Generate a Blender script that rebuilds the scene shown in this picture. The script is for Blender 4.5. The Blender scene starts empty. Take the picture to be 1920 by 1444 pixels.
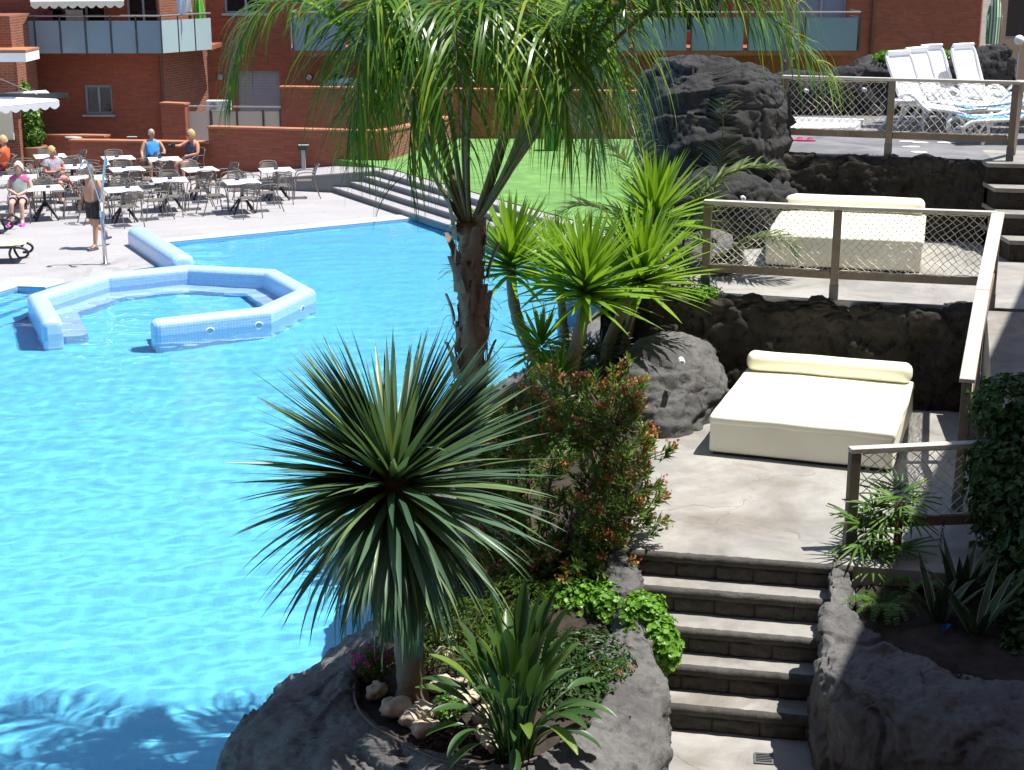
import bpy, bmesh, math, random
from mathutils import Vector, Matrix, noise, Quaternion
from mathutils.geometry import tessellate_polygon

SC = bpy.context.scene
COL = SC.collection
R = math.radians
V = Vector

# ------------------------------------------------------------------ camera
FPX, PITCH, CAMH = 2950.0, R(15.7), 6.12
cam = bpy.data.cameras.new("camera")
cam_o = bpy.data.objects.new("camera", cam)
COL.objects.link(cam_o)
cam_o.location = (0, 0, CAMH)
cam_o.rotation_euler = (R(90) - PITCH, 0, 0)
cam.sensor_width = 36.0
cam.lens = FPX / 1920 * 36
cam.clip_start = 0.1
cam.clip_end = 2000
SC.camera = cam_o

# ------------------------------------------------------------------ sky and sun
TO_SUN = V((0.40, 0.015, 1.0)).normalized()
world = bpy.data.worlds.new("World")
SC.world = world
world.use_nodes = True
wt = world.node_tree
sky = wt.nodes.new("ShaderNodeTexSky")
sky.sky_type = 'NISHITA'
sky.sun_disc = False
sky.sun_elevation = math.asin(TO_SUN.z)
sky.sun_rotation = math.atan2(TO_SUN.x, TO_SUN.y)
sky.air_density = 1.0
sky.dust_density = 0.6
wt.links.new(sky.outputs[0], wt.nodes["Background"].inputs[0])
wt.nodes["Background"].inputs[1].default_value = 0.115
sun = bpy.data.lights.new("sun", 'SUN')
sun_o = bpy.data.objects.new("sun", sun)
COL.objects.link(sun_o)
sun_o.location = (20, 10, 40)
sun_o.rotation_euler = (-TO_SUN).to_track_quat('-Z', 'Y').to_euler()
sun.energy = 5.0
sun.angle = R(0.53)
sun.color = (1.0, 0.965, 0.91)
sun.cycles.is_caustics_light = True
SC.view_settings.view_transform = 'Standard'
SC.view_settings.look = 'None'
SC.view_settings.exposure = 0.68
SC.view_settings.gamma = 1.0
SC.cycles.use_denoising = True
SC.cycles.max_bounces = 10
SC.cycles.transparent_max_bounces = 16
SC.cycles.caustics_refractive = True
SC.cycles.caustics_reflective = False
SC.cycles.sample_clamp_indirect = 6.0

# ------------------------------------------------------------------ pixel -> world helpers
_c, _s = math.cos(PITCH), math.sin(PITCH)
def ray(px, py):
    u, v = (px - 960) / FPX, (py - 722) / FPX
    return V((u, _c - v * _s, -_s - v * _c))
def P(px, py, h=0.0):                    # point on the level plane z = h
    d = ray(px, py)
    t = (h - CAMH) / d.z
    return V((d.x * t, d.y * t, h))
def Q(px, py, y):                        # point on the upright plane at depth y
    d = ray(px, py)
    t = y / d.y
    return V((d.x * t, y, CAMH + d.z * t))

# ------------------------------------------------------------------ object helpers
def tag(o, label=None, cat=None, group=None, kind=None):
    if label: o["label"] = label
    if cat: o["category"] = cat
    if group: o["group"] = group
    if kind: o["kind"] = kind
    return o
def thing(name, label, cat, loc=(0, 0, 0), rz=0.0, group=None):
    o = bpy.data.objects.new(name, None)
    COL.objects.link(o)
    o.empty_display_size = 0.1
    o.location = loc
    o.rotation_euler = (0, 0, rz)
    return tag(o, label, cat, group)
def link(name, me, parent=None, mat=None):
    o = bpy.data.objects.new(name, me)
    COL.objects.link(o)
    if mat is not None and not me.materials:
        me.materials.append(mat)
    if parent is not None:
        o.parent = parent
    return o
def copy_tree(o, parent=None):
    c = o.copy()
    COL.objects.link(c)
    c.parent = parent
    for ch in list(o.children):
        copy_tree(ch, c)
    return c

class MB:
    """collects geometry; build() links it as one mesh object"""
    def __init__(s):
        s.v, s.f, s.uv = [], [], None
    def add(s, vs, fs):
        n = len(s.v)
        s.v += [tuple(p) for p in vs]
        s.f += [tuple(i + n for i in f) for f in fs]
    def box(s, c, d, rz=0.0, m=None):
        hx, hy, hz = d[0] / 2, d[1] / 2, d[2] / 2
        vs = [V((x, y, z)) for z in (-hz, hz) for y in (-hy, hy) for x in (-hx, hx)]
        M4 = m if m is not None else Matrix.Rotation(rz, 3, 'Z')
        c = V(c)
        s.add([c + M4 @ p for p in vs], [(0, 2, 3, 1), (4, 5, 7, 6), (0, 1, 5, 4), (2, 6, 7, 3), (0, 4, 6, 2), (1, 3, 7, 5)])
        return s
    def bar(s, a, b, w, h, up=V((0, 0, 1))):      # rectangular bar a->b
        a, b = V(a), V(b)
        t = (b - a).normalized()
        side = t.cross(up)
        if side.length < 1e-4: side = t.cross(V((1, 0, 0)))
        side.normalize()
        u2 = side.cross(t)
        vs = []
        for p in (a, b):
            for (i, j) in ((-1, -1), (1, -1), (1, 1), (-1, 1)):
                vs.append(p + side * (i * w / 2) + u2 * (j * h / 2))
        s.add(vs, [(3, 2, 1, 0), (4, 5, 6, 7), (0, 1, 5, 4), (1, 2, 6, 5), (2, 3, 7, 6), (3, 0, 4, 7)])
        return s
    def tube(s, pts, rad, n=6, cap=True):
        pts = [V(p) for p in pts]
        if not isinstance(rad, (list, tuple)): rad = [rad] * len(pts)
        t0 = (pts[1] - pts[0]).normalized()
        ref = t0.orthogonal().normalized()
        vs, fs = [], []
        for i, p in enumerate(pts):
            if i == 0: t = pts[1] - pts[0]
            elif i == len(pts) - 1: t = pts[-1] - pts[-2]
            else: t = (pts[i + 1] - pts[i]).normalized() + (pts[i] - pts[i - 1]).normalized()
            t = t.normalized() if t.length > 1e-6 else t0
            ref = ref - t * ref.dot(t)
            ref = ref.normalized() if ref.length > 1e-6 else t.orthogonal().normalized()
            b = t.cross(ref)
            for k in range(n):
                a = 2 * math.pi * k / n
                vs.append(p + (ref * math.cos(a) + b * math.sin(a)) * rad[i])
        for i in range(len(pts) - 1):
            for k in range(n):
                k2 = (k + 1) % n
                fs.append((i * n + k, i * n + k2, (i + 1) * n + k2, (i + 1) * n + k))
        if cap:
            fs.append(tuple(range(n - 1, -1, -1)))
            fs.append(tuple((len(pts) - 1) * n + k for k in range(n)))
        s.add(vs, fs)
        return s
    def lathe(s, c, prof, n=16):                    # prof: (radius, z)
        c = V(c)
        vs, fs = [], []
        for r, z in prof:
            for k in range(n):
                a = 2 * math.pi * k / n
                vs.append(c + V((r * math.cos(a), r * math.sin(a), z)))
        for i in range(len(prof) - 1):
            for k in range(n):
                k2 = (k + 1) % n
                fs.append((i * n + k, i * n + k2, (i + 1) * n + k2, (i + 1) * n + k))
        fs.append(tuple(range(n - 1, -1, -1)))
        fs.append(tuple((len(prof) - 1) * n + k for k in range(n)))
        s.add(vs, fs)
        return s
    def prism(s, poly, z0, z1, top=True, bottom=True):
        n = len(poly)
        a = sum(poly[i][0] * poly[(i + 1) % n][1] - poly[(i + 1) % n][0] * poly[i][1] for i in range(n))
        if a < 0: poly = poly[::-1]
        vs = [V((p[0], p[1], z0)) for p in poly] + [V((p[0], p[1], z1)) for p in poly]
        tris = tessellate_polygon([[V((p[0], p[1], 0)) for p in poly]])
        fs = []
        for t in tris:
            t = list(t)
            nz = (V(poly[t[1]][:2]) - V(poly[t[0]][:2])).to_3d().cross((V(poly[t[2]][:2]) - V(poly[t[0]][:2])).to_3d()).z
            if nz < 0: t = t[::-1]
            if top: fs.append(tuple(i + n for i in t))
            if bottom: fs.append(tuple(t[::-1]))
        for i in range(n):
            j = (i + 1) % n
            fs.append((i, j, j + n, i + n))
        s.add(vs, fs)
        return s
    def grid(s, g, closed=False):                   # g: rows of points
        nv, nu = len(g), len(g[0])
        vs = [p for r in g for p in r]
        fs = []
        for j in range(nv - 1):
            for i in range(nu if closed else nu - 1):
                i2 = (i + 1) % nu
                fs.append((j * nu + i, j * nu + i2, (j + 1) * nu + i2, (j + 1) * nu + i))
        s.add(vs, fs)
        return s
    def mesh(s, name, mat, smooth=False):
        me = bpy.data.meshes.new(name)
        me.from_pydata(s.v, [], s.f)
        if smooth:
            me.polygons.foreach_set("use_smooth", [True] * len(me.polygons))
        if mat is not None: me.materials.append(mat)
        if s.uv is not None:
            l = me.uv_layers.new(name="UVMap")
            for li, lp in enumerate(me.loops):
                l.data[li].uv = s.uv[lp.vertex_index]
        me.update()
        return me
    def build(s, name, mat, parent=None, smooth=False, bevel=0.0, seg=2):
        me = s.mesh(name, mat, smooth)
        if bevel > 0:
            bm = bmesh.new()
            bm.from_mesh(me)
            bmesh.ops.recalc_face_normals(bm, faces=bm.faces)
            ed = [e for e in bm.edges if len(e.link_faces) == 2 and e.calc_face_angle(0) > 0.5]
            bmesh.ops.bevel(bm, geom=ed, offset=bevel, segments=seg, affect='EDGES', profile=0.6)
            if smooth:
                for f in bm.faces: f.smooth = True
            bm.to_mesh(me)
            bm.free()
        return link(name, me, parent)

def catmull(pts, n, closed=False):
    """resample a polyline of vectors to n points with a Catmull-Rom spline"""
    m = len(pts)
    out = []
    tot = m if closed else m - 1
    for k in range(n):
        t = tot * k / (n if closed else n - 1)
        i = min(int(t), tot - 1)
        f = t - i
        g = (lambda j: pts[j % m]) if closed else (lambda j: pts[max(0, min(m - 1, j))])
        p0, p1, p2, p3 = g(i - 1), g(i), g(i + 1), g(i + 2)
        out.append(0.5 * ((2 * p1) + (p2 - p0) * f + (2 * p0 - 5 * p1 + 4 * p2 - p3) * f * f + (3 * p1 - p0 - 3 * p2 + p3) * f ** 3))
    return out

def rockify(me, amp, seed, scale=1.6, ledge=0.35, keep=None):
    """push vertices along their normals by layered noise: lumps, ledges and pits"""
    me.update()
    nrm = [v.normal.copy() for v in me.vertices]
    off = V((seed * 7.3, seed * 3.1, seed * 5.7))
    for v, n in zip(me.vertices, nrm):
        p = v.co * scale + off
        a = noise.fractal(p, 0.9, 2.1, 5)
        r = 1 - abs(noise.noise(V((p.x * .9, p.y * .9, p.z * 2.2)) * 1.3))
        w0 = noise.noise(p * 1.4)
        vd, vp = noise.voronoi(V((p.x * 1.0 + w0 * .5, p.y * 1.0 - w0 * .3, p.z * 1.7 + w0 * .5)))
        c = noise.cell(vp[0] * 13.7) - .55 * math.exp(-(vd[1] - vd[0]) * 16)
        pit = max(0.0, noise.noise(p * 4.1) - .25)
        w = noise.noise(p * 2.7)
        f1 = abs(noise.noise(V((p.x * 3.1 + w, p.y * 3.1 + w, p.z * 5.5))))
        f2 = abs(noise.noise(V((p.x * 8 + w, p.y * 8, p.z * 12 + w))))
        d = amp * (0.7 * a + 0.5 * (r ** 3 - .4) + ledge * (c - .5) - 0.9 * pit) - .26 * amp * math.exp(-f1 * 26) - .08 * amp * math.exp(-f2 * 16) + .10 * amp * noise.noise(p * 13)
        k = 1.0 if keep is None else keep(v.co)
        v.co = v.co + n * (d * k)
    me.update()

def loft_rock(name, rings, nu, nv, mat, amp, seed, closed=False, scale=1.6, parent=None, ledge=.35, keep=None, flip=False):
    rs = [catmull([V(p) for p in r], nu, closed) for r in rings]
    cols = [catmull([rs[j][i] for j in range(len(rs))], nv) for i in range(nu)]
    g = [[cols[i][j] for i in range(nu)] for j in range(nv)]
    mb = MB().grid(g, closed)
    if flip: mb.f = [f[::-1] for f in mb.f]
    me = mb.mesh(name, mat, True)
    rockify(me, amp, seed, scale, ledge, keep)
    return link(name, me, parent)

def blob_rock(name, c, r, mat, amp, seed, sub=5, rz=0.0, scale=1.6, parent=None, squash=0.75, floor=None, ledge=.35):
    bm = bmesh.new()
    bmesh.ops.create_icosphere(bm, subdivisions=sub, radius=1.0)
    rot = Matrix.Rotation(rz, 3, 'Z')
    for v in bm.verts:
        p = v.co.copy()
        # superellipsoid: boxier than a ball
        e = squash
        p = V([math.copysign(abs(q) ** e, q) for q in p])
        p = V((p.x * r[0], p.y * r[1], p.z * r[2]))
        v.co = rot @ p + V(c)
    for f in bm.faces: f.smooth = True
    me = bpy.data.meshes.new(name)
    bm.to_mesh(me)
    bm.free()
    me.materials.append(mat)
    rockify(me, amp, seed, scale, ledge)
    if floor is not None:
        for v in me.vertices:
            v.co.z = max(v.co.z, floor)
    return link(name, me, parent)
# ------------------------------------------------------------------ materials
class NT:
    def __init__(s, name):
        s.m = bpy.data.materials.new(name)
        s.m.use_nodes = True
        s.t = s.m.node_tree
        s.t.nodes.clear()
        s.out = s.n("ShaderNodeOutputMaterial")
    def n(s, ty, **kw):
        nd = s.t.nodes.new(ty)
        for k, v in kw.items(): setattr(nd, k, v)
        return nd
    def l(s, a, b): s.t.links.new(a, b)
    def pos(s):
        return s.n("ShaderNodeNewGeometry").outputs["Position"]
    def noise(s, vec, scale, detail=4, rough=.55, dist=0.0):
        nd = s.n("ShaderNodeTexNoise")
        nd.inputs["Scale"].default_value = scale
        nd.inputs["Detail"].default_value = detail
        nd.inputs["Roughness"].default_value = rough
        nd.inputs["Distortion"].default_value = dist
        if vec is not None: s.l(vec, nd.inputs["Vector"])
        return nd.outputs["Fac"]
    def ramp(s, fac, stops):
        nd = s.n("ShaderNodeValToRGB")
        e = nd.color_ramp.elements
        while len(e) < len(stops): e.new(.5)
        for el, (p, c) in zip(e, stops):
            el.position = p
            el.color = (*c, 1) if len(c) == 3 else c
        s.l(fac, nd.inputs[0])
        return nd.outputs["Color"]
    def mix(s, fac, a, b, mode='MIX'):
        nd = s.n("ShaderNodeMix", data_type='RGBA', blend_type=mode)
        for sock, v in ((nd.inputs[0], fac), (nd.inputs[6], a), (nd.inputs[7], b)):
            if hasattr(v, "node"): s.l(v, sock)
            elif isinstance(v, (int, float)): sock.default_value = v
            else: sock.default_value = (*v, 1)
        return nd.outputs[2]
    def math(s, op, a, b=0.0):
        nd = s.n("ShaderNodeMath", operation=op)
        for sock, v in ((nd.inputs[0], a), (nd.inputs[1], b)):
            if hasattr(v, "node"): s.l(v, sock)
            else: sock.default_value = v
        return nd.outputs[0]
    def scale(s, vec, sc):
        nd = s.n("ShaderNodeVectorMath", operation='MULTIPLY')
        s.l(vec, nd.inputs[0])
        nd.inputs[1].default_value = sc
        return nd.outputs[0]
    def bump(s, h, strength, dist=.02, nrm=None):
        nd = s.n("ShaderNodeBump")
        nd.inputs["Strength"].default_value = strength
        nd.inputs["Distance"].default_value = dist
        s.l(h, nd.inputs["Height"])
        if nrm is not None: s.l(nrm, nd.inputs["Normal"])
        return nd.outputs[0]
    def bsdf(s, col, rough=.6, nrm=None, spec=.5, metal=0.0, trans=0.0, alpha=1.0, coat=0.0):
        b = s.n("ShaderNodeBsdfPrincipled")
        for sock, v in ((b.inputs["Base Color"], col), (b.inputs["Roughness"], rough)):
            if hasattr(v, "node"): s.l(v, sock)
            elif isinstance(v, (int, float)): sock.default_value = v
            else: sock.default_value = (*v, 1)
        b.inputs["Specular IOR Level"].default_value = spec
        b.inputs["Metallic"].default_value = metal
        b.inputs["Transmission Weight"].default_value = trans
        b.inputs["Alpha"].default_value = alpha
        b.inputs["Coat Weight"].default_value = coat
        if nrm is not None: s.l(nrm, b.inputs["Normal"])
        s.l(b.outputs[0], s.out.inputs[0])
        return b

def plain(name, col, rough=.6, var=.18, scale=4.0, bump=0.0, bscale=60, spec=.5, metal=0.0):
    t = NT(name)
    p = t.n("ShaderNodeTexCoord").outputs["Object"]
    f = t.noise(p, scale, 5)
    lo = tuple(max(0, c * (1 - var)) for c in col)
    hi = tuple(min(1, c * (1 + var)) for c in col)
    c = t.ramp(f, [(.3, lo), (.7, hi)])
    nr = t.bump(t.noise(p, bscale, 3), bump, .01) if bump else None
    t.bsdf(c, rough, nr, spec, metal)
    return t.m

def leaf_mat(name, c1, c2, rough=.42, trans=.35, c3=None):
    t = NT(name)
    g = t.n("ShaderNodeNewGeometry")
    oi = t.n("ShaderNodeObjectInfo")
    r = t.math('FRACT', t.math('ADD', g.outputs["Random Per Island"], oi.outputs["Random"]))
    stops = [(0, c1), (1, c2)] if c3 is None else [(0, c1), (.75, c2), (1, c3)]
    c = t.ramp(r, stops)
    b = t.bsdf(c, rough, None, .45)
    tr = t.n("ShaderNodeBsdfTranslucent")
    t.l(t.mix(1.0, c, (1.0, 1.0, .45), 'MULTIPLY'), tr.inputs[0])
    mx = t.n("ShaderNodeMixShader")
    mx.inputs[0].default_value = trans
    t.l(b.outputs[0], mx.inputs[1])
    t.l(tr.outputs[0], mx.inputs[2])
    t.l(mx.outputs[0], t.out.inputs[0])
    return t.m

def rock_mat(name, c_lo, c_hi, rough=.85, crack=.7):
    t = NT(name)
    p = t.pos()
    big = t.noise(p, .9, 6, .6, .4)
    fine = t.noise(p, 14, 8, .7)
    col = t.ramp(big, [(.3, c_lo), (.7, c_hi)])
    col = t.mix(.55, col, t.ramp(fine, [(.3, (.35, .35, .35)), (.7, (1.0, 1.0, 1.0))]), 'MULTIPLY')
    dist = t.n("ShaderNodeVectorMath", operation='ADD')
    nz = t.n("ShaderNodeTexNoise")
    nz.inputs["Scale"].default_value = 2.5
    t.l(p, nz.inputs["Vector"])
    t.l(t.scale(p, (1, 1, 1.8)), dist.inputs[0])
    t.l(t.scale(nz.outputs["Color"], (.5, .5, .5)), dist.inputs[1])
    vo = t.n("ShaderNodeTexVoronoi", feature='DISTANCE_TO_EDGE')
    vo.inputs["Scale"].default_value = 1.5
    t.l(dist.outputs[0], vo.inputs["Vector"])
    cr = t.mix(t.ramp(t.noise(p, .8, 3), [(.42, (1, 1, 1)), (.58, (.15, .15, .15))]), t.ramp(vo.outputs["Distance"], [(0.0, (0, 0, 0)), (.09, (1, 1, 1))]), (1, 1, 1))
    pits = t.ramp(t.noise(p, 9, 3, .6, 1.0), [(.33, (0, 0, 0)), (.42, (1, 1, 1))])
    col = t.mix(.5 * crack, col, pits, 'MULTIPLY')
    h = t.mix(.5, t.mix(.35, fine, pits), cr)
    nr = t.bump(h, crack, .05)
    nr = t.bump(t.noise(p, 22, 6, .75), .8, .02, nr)
    nr = t.bump(t.noise(p, 90, 4, .7), .5, .006, nr)
    t.bsdf(col, rough, nr, .25)
    return t.m

def concrete_mat(name, lo, hi, stain=(.45, .36, .24), sc=1.0, cracks=True, stainy=.5):
    t = NT(name)
    p = t.pos()
    a = t.noise(p, 1.3 * sc, 7, .62, .6)
    b = t.noise(p, 6 * sc, 6, .6, .3)
    col = t.ramp(a, [(.28, lo), (.68, hi)])
    col = t.mix(stainy, col, t.ramp(t.noise(p, .8 * sc, 5, .6, 1.0), [(.5, (1, 1, 1)), (.72, stain)]), 'MULTIPLY')
    col = t.mix(.35, col, t.ramp(b, [(.35, (.72, .72, .72)), (.6, (1, 1, 1))]), 'MULTIPLY')
    h = t.noise(p, 45, 4, .6)
    if cracks:
        nz = t.n("ShaderNodeTexNoise")
        nz.inputs["Scale"].default_value = 1.8
        nz.inputs["Detail"].default_value = 6
        t.l(p, nz.inputs["Vector"])
        ad = t.n("ShaderNodeVectorMath", operation='ADD')
        t.l(p, ad.inputs[0])
        t.l(t.scale(nz.outputs["Color"], (.9, .9, 0)), ad.inputs[1])
        vo = t.n("ShaderNodeTexVoronoi", feature='DISTANCE_TO_EDGE')
        vo.inputs["Scale"].default_value = .42
        t.l(ad.outputs[0], vo.inputs["Vector"])
        mask = t.ramp(t.noise(p, .55, 2), [(.45, (0, 0, 0)), (.55, (1, 1, 1))])
        cr = t.ramp(vo.outputs["Distance"], [(0, (.55, .53, .5)), (.003, (1, 1, 1))])
        col = t.mix(t.math('MULTIPLY', mask, .8), col, cr, 'MULTIPLY')
    nr = t.bump(h, .22, .01)
    nr = t.bump(b, .25, .03, nr)
    t.bsdf(col, .75, nr, .35)
    return t.m

def brick_mat(name, c1, c2, mortar):
    t = NT(name)
    p = t.pos()
    sx = t.n("ShaderNodeSeparateXYZ")
    t.l(p, sx.inputs[0])
    cb = t.n("ShaderNodeCombineXYZ")
    t.l(t.math('ADD', sx.outputs[0], sx.outputs[1]), cb.inputs[0])
    t.l(sx.outputs[2], cb.inputs[1])
    br = t.n("ShaderNodeTexBrick")
    br.offset = .5
    br.inputs["Scale"].default_value = 1.0
    br.inputs["Brick Width"].default_value = .25
    br.inputs["Row Height"].default_value = .072
    br.inputs["Mortar Size"].default_value = .011
    br.inputs["Mortar Smooth"].default_value = .3
    br.inputs["Color1"].default_value = (*c1, 1)
    br.inputs["Color2"].default_value = (*c2, 1)
    br.inputs["Mortar"].default_value = (*mortar, 1)
    t.l(cb.outputs[0], br.inputs["Vector"])
    col = t.mix(.5, br.outputs["Color"], t.ramp(t.noise(p, .6, 6, .65), [(.3, (.7, .68, .66)), (.7, (1, 1, 1))]), 'MULTIPLY')
    col = t.mix(.4, col, t.ramp(t.noise(p, 7, 3), [(.3, (.7, .7, .7)), (.7, (1, 1, 1))]), 'MULTIPLY')
    nr = t.bump(t.math('SUBTRACT', 1.0, br.outputs["Fac"]), .7, .012)
    t.bsdf(col, .85, nr, .25)
    return t.m

def mosaic_mat(name, c1, c2, grout, tile=.05):
    t = NT(name)
    uv = t.n("ShaderNodeUVMap").outputs[0]
    br = t.n("ShaderNodeTexBrick")
    br.offset = 0.0
    br.inputs["Scale"].default_value = 1.0
    br.inputs["Brick Width"].default_value = tile
    br.inputs["Row Height"].default_value = tile
    br.inputs["Mortar Size"].default_value = tile * .07
    br.inputs["Bias"].default_value = 0
    br.inputs["Color1"].default_value = (*c1, 1)
    br.inputs["Color2"].default_value = (*c2, 1)
    br.inputs["Mortar"].default_value = (*grout, 1)
    t.l(uv, br.inputs["Vector"])
    nr = t.bump(t.math('SUBTRACT', 1.0, br.outputs["Fac"]), .5, .006)
    t.bsdf(br.outputs["Color"], .28, nr, .5)
    return t.m

def wood_mat(name, lo, hi):
    t = NT(name)
    p = t.n("ShaderNodeTexCoord").outputs["Object"]
    f = t.noise(t.scale(p, (14, 14, 14)), 1.0, 6, .65, 2.0)
    g = t.noise(t.pos(), 3, 4)
    c = t.mix(.5, t.ramp(f, [(.3, lo), (.7, hi)]), t.ramp(g, [(.3, lo), (.7, hi)]))
    t.bsdf(c, .8, t.bump(f, .3, .01), .25)
    return t.m

def glass_mat(name):
    t = NT(name)
    b = t.n("ShaderNodeBsdfGlass")
    b.inputs["IOR"].default_value = 1.33
    b.inputs["Roughness"].default_value = 0.0
    b.inputs["Color"].default_value = (.97, .995, 1, 1)
    t.l(b.outputs[0], t.out.inputs[0])
    return t.m

def cloth_mat(name, cols, scale=40, rough=.85):
    t = NT(name)
    p = t.n("ShaderNodeTexCoord").outputs["Object"]
    f = t.noise(p, scale, 3, .6, .5)
    n = len(cols)
    c = t.ramp(f, [(.3 + .4 * i / max(1, n - 1), cc) for i, cc in enumerate(cols)])
    t.bsdf(c, rough, t.bump(t.noise(p, 9, 3), .5, .02), .2)
    return t.m

def stripe_mat(name, c1, c2, scale, axis='Z', rough=.8):
    t = NT(name)
    p = t.n("ShaderNodeTexCoord").outputs["Object"]
    w = t.n("ShaderNodeTexWave", wave_type='BANDS', bands_direction=axis)
    w.inputs["Scale"].default_value = scale
    w.inputs["Distortion"].default_value = .6
    t.l(p, w.inputs["Vector"])
    t.bsdf(t.ramp(w.outputs["Fac"], [(.45, c1), (.55, c2)]), rough, None, .2)
    return t.m

def floor_mosaic(name):
    t = NT(name)
    p = t.pos()
    br = t.n("ShaderNodeTexBrick")
    br.offset = 0
    br.inputs["Scale"].default_value = 1
    br.inputs["Brick Width"].default_value = .05
    br.inputs["Row Height"].default_value = .05
    br.inputs["Mortar Size"].default_value = .003
    br.inputs["Color1"].default_value = (.135, .62, .985, 1)
    br.inputs["Color2"].default_value = (.17, .68, .99, 1)
    br.inputs["Mortar"].default_value = (.18, .70, .99, 1)
    t.l(p, br.inputs["Vector"])
    t.bsdf(br.outputs["Color"], .5, None, .3)
    return t.m

def deck_mat(name):
    t = NT(name)
    p = t.pos()
    rot = t.n("ShaderNodeVectorRotate", rotation_type='Z_AXIS')
    rot.inputs["Angle"].default_value = R(-18)
    t.l(p, rot.inputs["Vector"])
    br = t.n("ShaderNodeTexBrick")
    br.offset = .5
    br.inputs["Scale"].default_value = 1
    br.inputs["Brick Width"].default_value = 1.2
    br.inputs["Row Height"].default_value = .3
    br.inputs["Mortar Size"].default_value = .004
    br.inputs["Color1"].default_value = (.385, .37, .375, 1)
    br.inputs["Color2"].default_value = (.355, .34, .345, 1)
    br.inputs["Mortar"].default_value = (.29, .28, .28, 1)
    t.l(rot.outputs[0], br.inputs["Vector"])
    col = t.mix(.6, br.outputs["Color"], t.ramp(t.noise(p, .7, 6, .6, .4), [(.3, (.82, .82, .82)), (.65, (1, 1, 1))]), 'MULTIPLY')
    # damp splashes round the shower
    sh = t.n("ShaderNodeVectorMath", operation='DISTANCE')
    t.l(p, sh.inputs[0])
    sh.inputs[1].default_value = P(205, 500, 0)
    near = t.ramp(sh.outputs["Value"], [(.0, (1, 1, 1)), (.15, (0, 0, 0))])
    near.node.inputs[0].default_value = 0
    dv = t.math('DIVIDE', sh.outputs["Value"], 12.0)
    t.l(dv, near.node.inputs[0])
    wet = t.math('MULTIPLY', near, t.ramp(t.noise(t.scale(p, (2.0, 1.0, 1)), 1.2, 5, .65, .8), [(.5, (0, 0, 0)), (.56, (1, 1, 1))]))
    col = t.mix(t.math('MULTIPLY', wet, .5), col, (.20, .19, .19))
    t.bsdf(col, .8, t.bump(t.noise(p, 60, 3), .15, .01), .3)
    return t.m

M = {}
M['deck'] = deck_mat('deck_slabs')
M['coping'] = plain('white_coping', (.78, .77, .74), .6, .06, 3, .2)
M['ground'] = plain('ground_earth', (.16, .13, .10), .95, .3, .4, .4, 20)
M['pool_floor'] = floor_mosaic('pool_floor_mosaic')
M['mosaic'] = mosaic_mat('pool_mosaic', (.31, .55, .87), (.40, .62, .90), (.60, .73, .87))
M['mosaic_dark'] = mosaic_mat('pool_wall_mosaic', (.12, .52, .92), (.17, .60, .94), (.40, .70, .92))
M['water'] = glass_mat('pool_water')
M['brick'] = brick_mat('red_brick', (.44, .125, .068), (.34, .095, .054), (.26, .13, .095))
M['brick_pale'] = brick_mat('red_brick_pale_mortar', (.36, .13, .08), (.28, .09, .05), (.34, .22, .17))  # duller red brick with paler mortar
M['terracotta'] = plain('terracotta_coping', (.42, .17, .09), .8, .15, 3, .2)
M['rock'] = rock_mat('grey_moulded_rock', (.088, .086, .083), (.215, .21, .203))
M['rock_dark'] = rock_mat('dark_moulded_rock', (.021, .021, .022), (.074, .073, .073))
M['rock_wall'] = rock_mat('brown_black_rock_wall', (.024, .021, .018), (.075, .066, .055), .9, .9)
M['rim'] = rock_mat('smooth_grey_rim', (.105, .102, .098), (.245, .238, .23), .85, .4)
M['terrace'] = concrete_mat('terrace_concrete', (.205, .195, .178), (.385, .368, .338))
M['step'] = concrete_mat('step_concrete', (.20, .19, .172), (.36, .342, .315), sc=1.6, cracks=False)
M['terrace_wet'] = concrete_mat('terrace_grey_wet', (.10, .10, .105), (.24, .235, .235), (.5, .5, .5), .9, False)
M['stair_block'] = rock_mat('stair_stone_block', (.055, .052, .047), (.13, .122, .108), .9, .35)
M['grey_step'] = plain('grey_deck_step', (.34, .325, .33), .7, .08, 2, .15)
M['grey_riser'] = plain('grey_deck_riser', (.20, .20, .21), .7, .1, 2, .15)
M['lawn'] = plain('green_court', (.118, .255, .06), .9, .28, 2.2, .7, 120)
M['soil'] = plain('dark_soil', (.034, .025, .018), .95, .5, 9, .9, 40)
M['wood'] = wood_mat('weathered_timber', (.13, .10, .075), (.27, .22, .165))
M['wood_pale'] = wood_mat('sunlit_timber', (.42, .38, .33), (.62, .58, .52))  # paler copy of the timber; sunlight on the rails put into its colour
M['metal_shoe'] = plain('post_shoe', (.12, .12, .12), .6, .2)
M['net'] = plain('cream_net_cord', (.62, .58, .47), .8, .1)
M['vinyl'] = plain('cream_vinyl', (.93, .90, .72), .42, .03, 2, .22, 5)
M['white_plastic'] = plain('white_plastic', (.82, .82, .82), .35, .02)
M['blue_fabric'] = plain('blue_sling', (.12, .35, .62), .7, .1)
M['steel'] = plain('brushed_steel', (.55, .57, .60), .3, .08, 5, metal=.9)
M['chair'] = plain('taupe_aluminium', (.17, .15, .13), .45, .12)
M['black_metal'] = plain('black_metal', (.018, .018, .02), .45, .2)
M['table_top'] = plain('white_table_top', (.84, .83, .84), .35, .03)
M['ashtray'] = plain('navy_ashtray', (.02, .03, .09), .3, .1)
M['lamp_grey'] = plain('grey_lamp_post', (.38, .39, .40), .5, .1)
M['lamp_dark'] = plain('dark_lamp_head', (.04, .05, .05), .4, .2)
M['frame'] = plain('aluminium_frame', (.33, .36, .38), .45, .08)
M['pane'] = plain('dark_window_pane', (.012, .014, .016), .06, .2)
M['frosted'] = plain('frosted_glass', (.20, .275, .335), .18, .10, .35)
M['frosted_cream'] = plain('cream_frosted_glass', (.50, .44, .36), .3, .06, .5)
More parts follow.
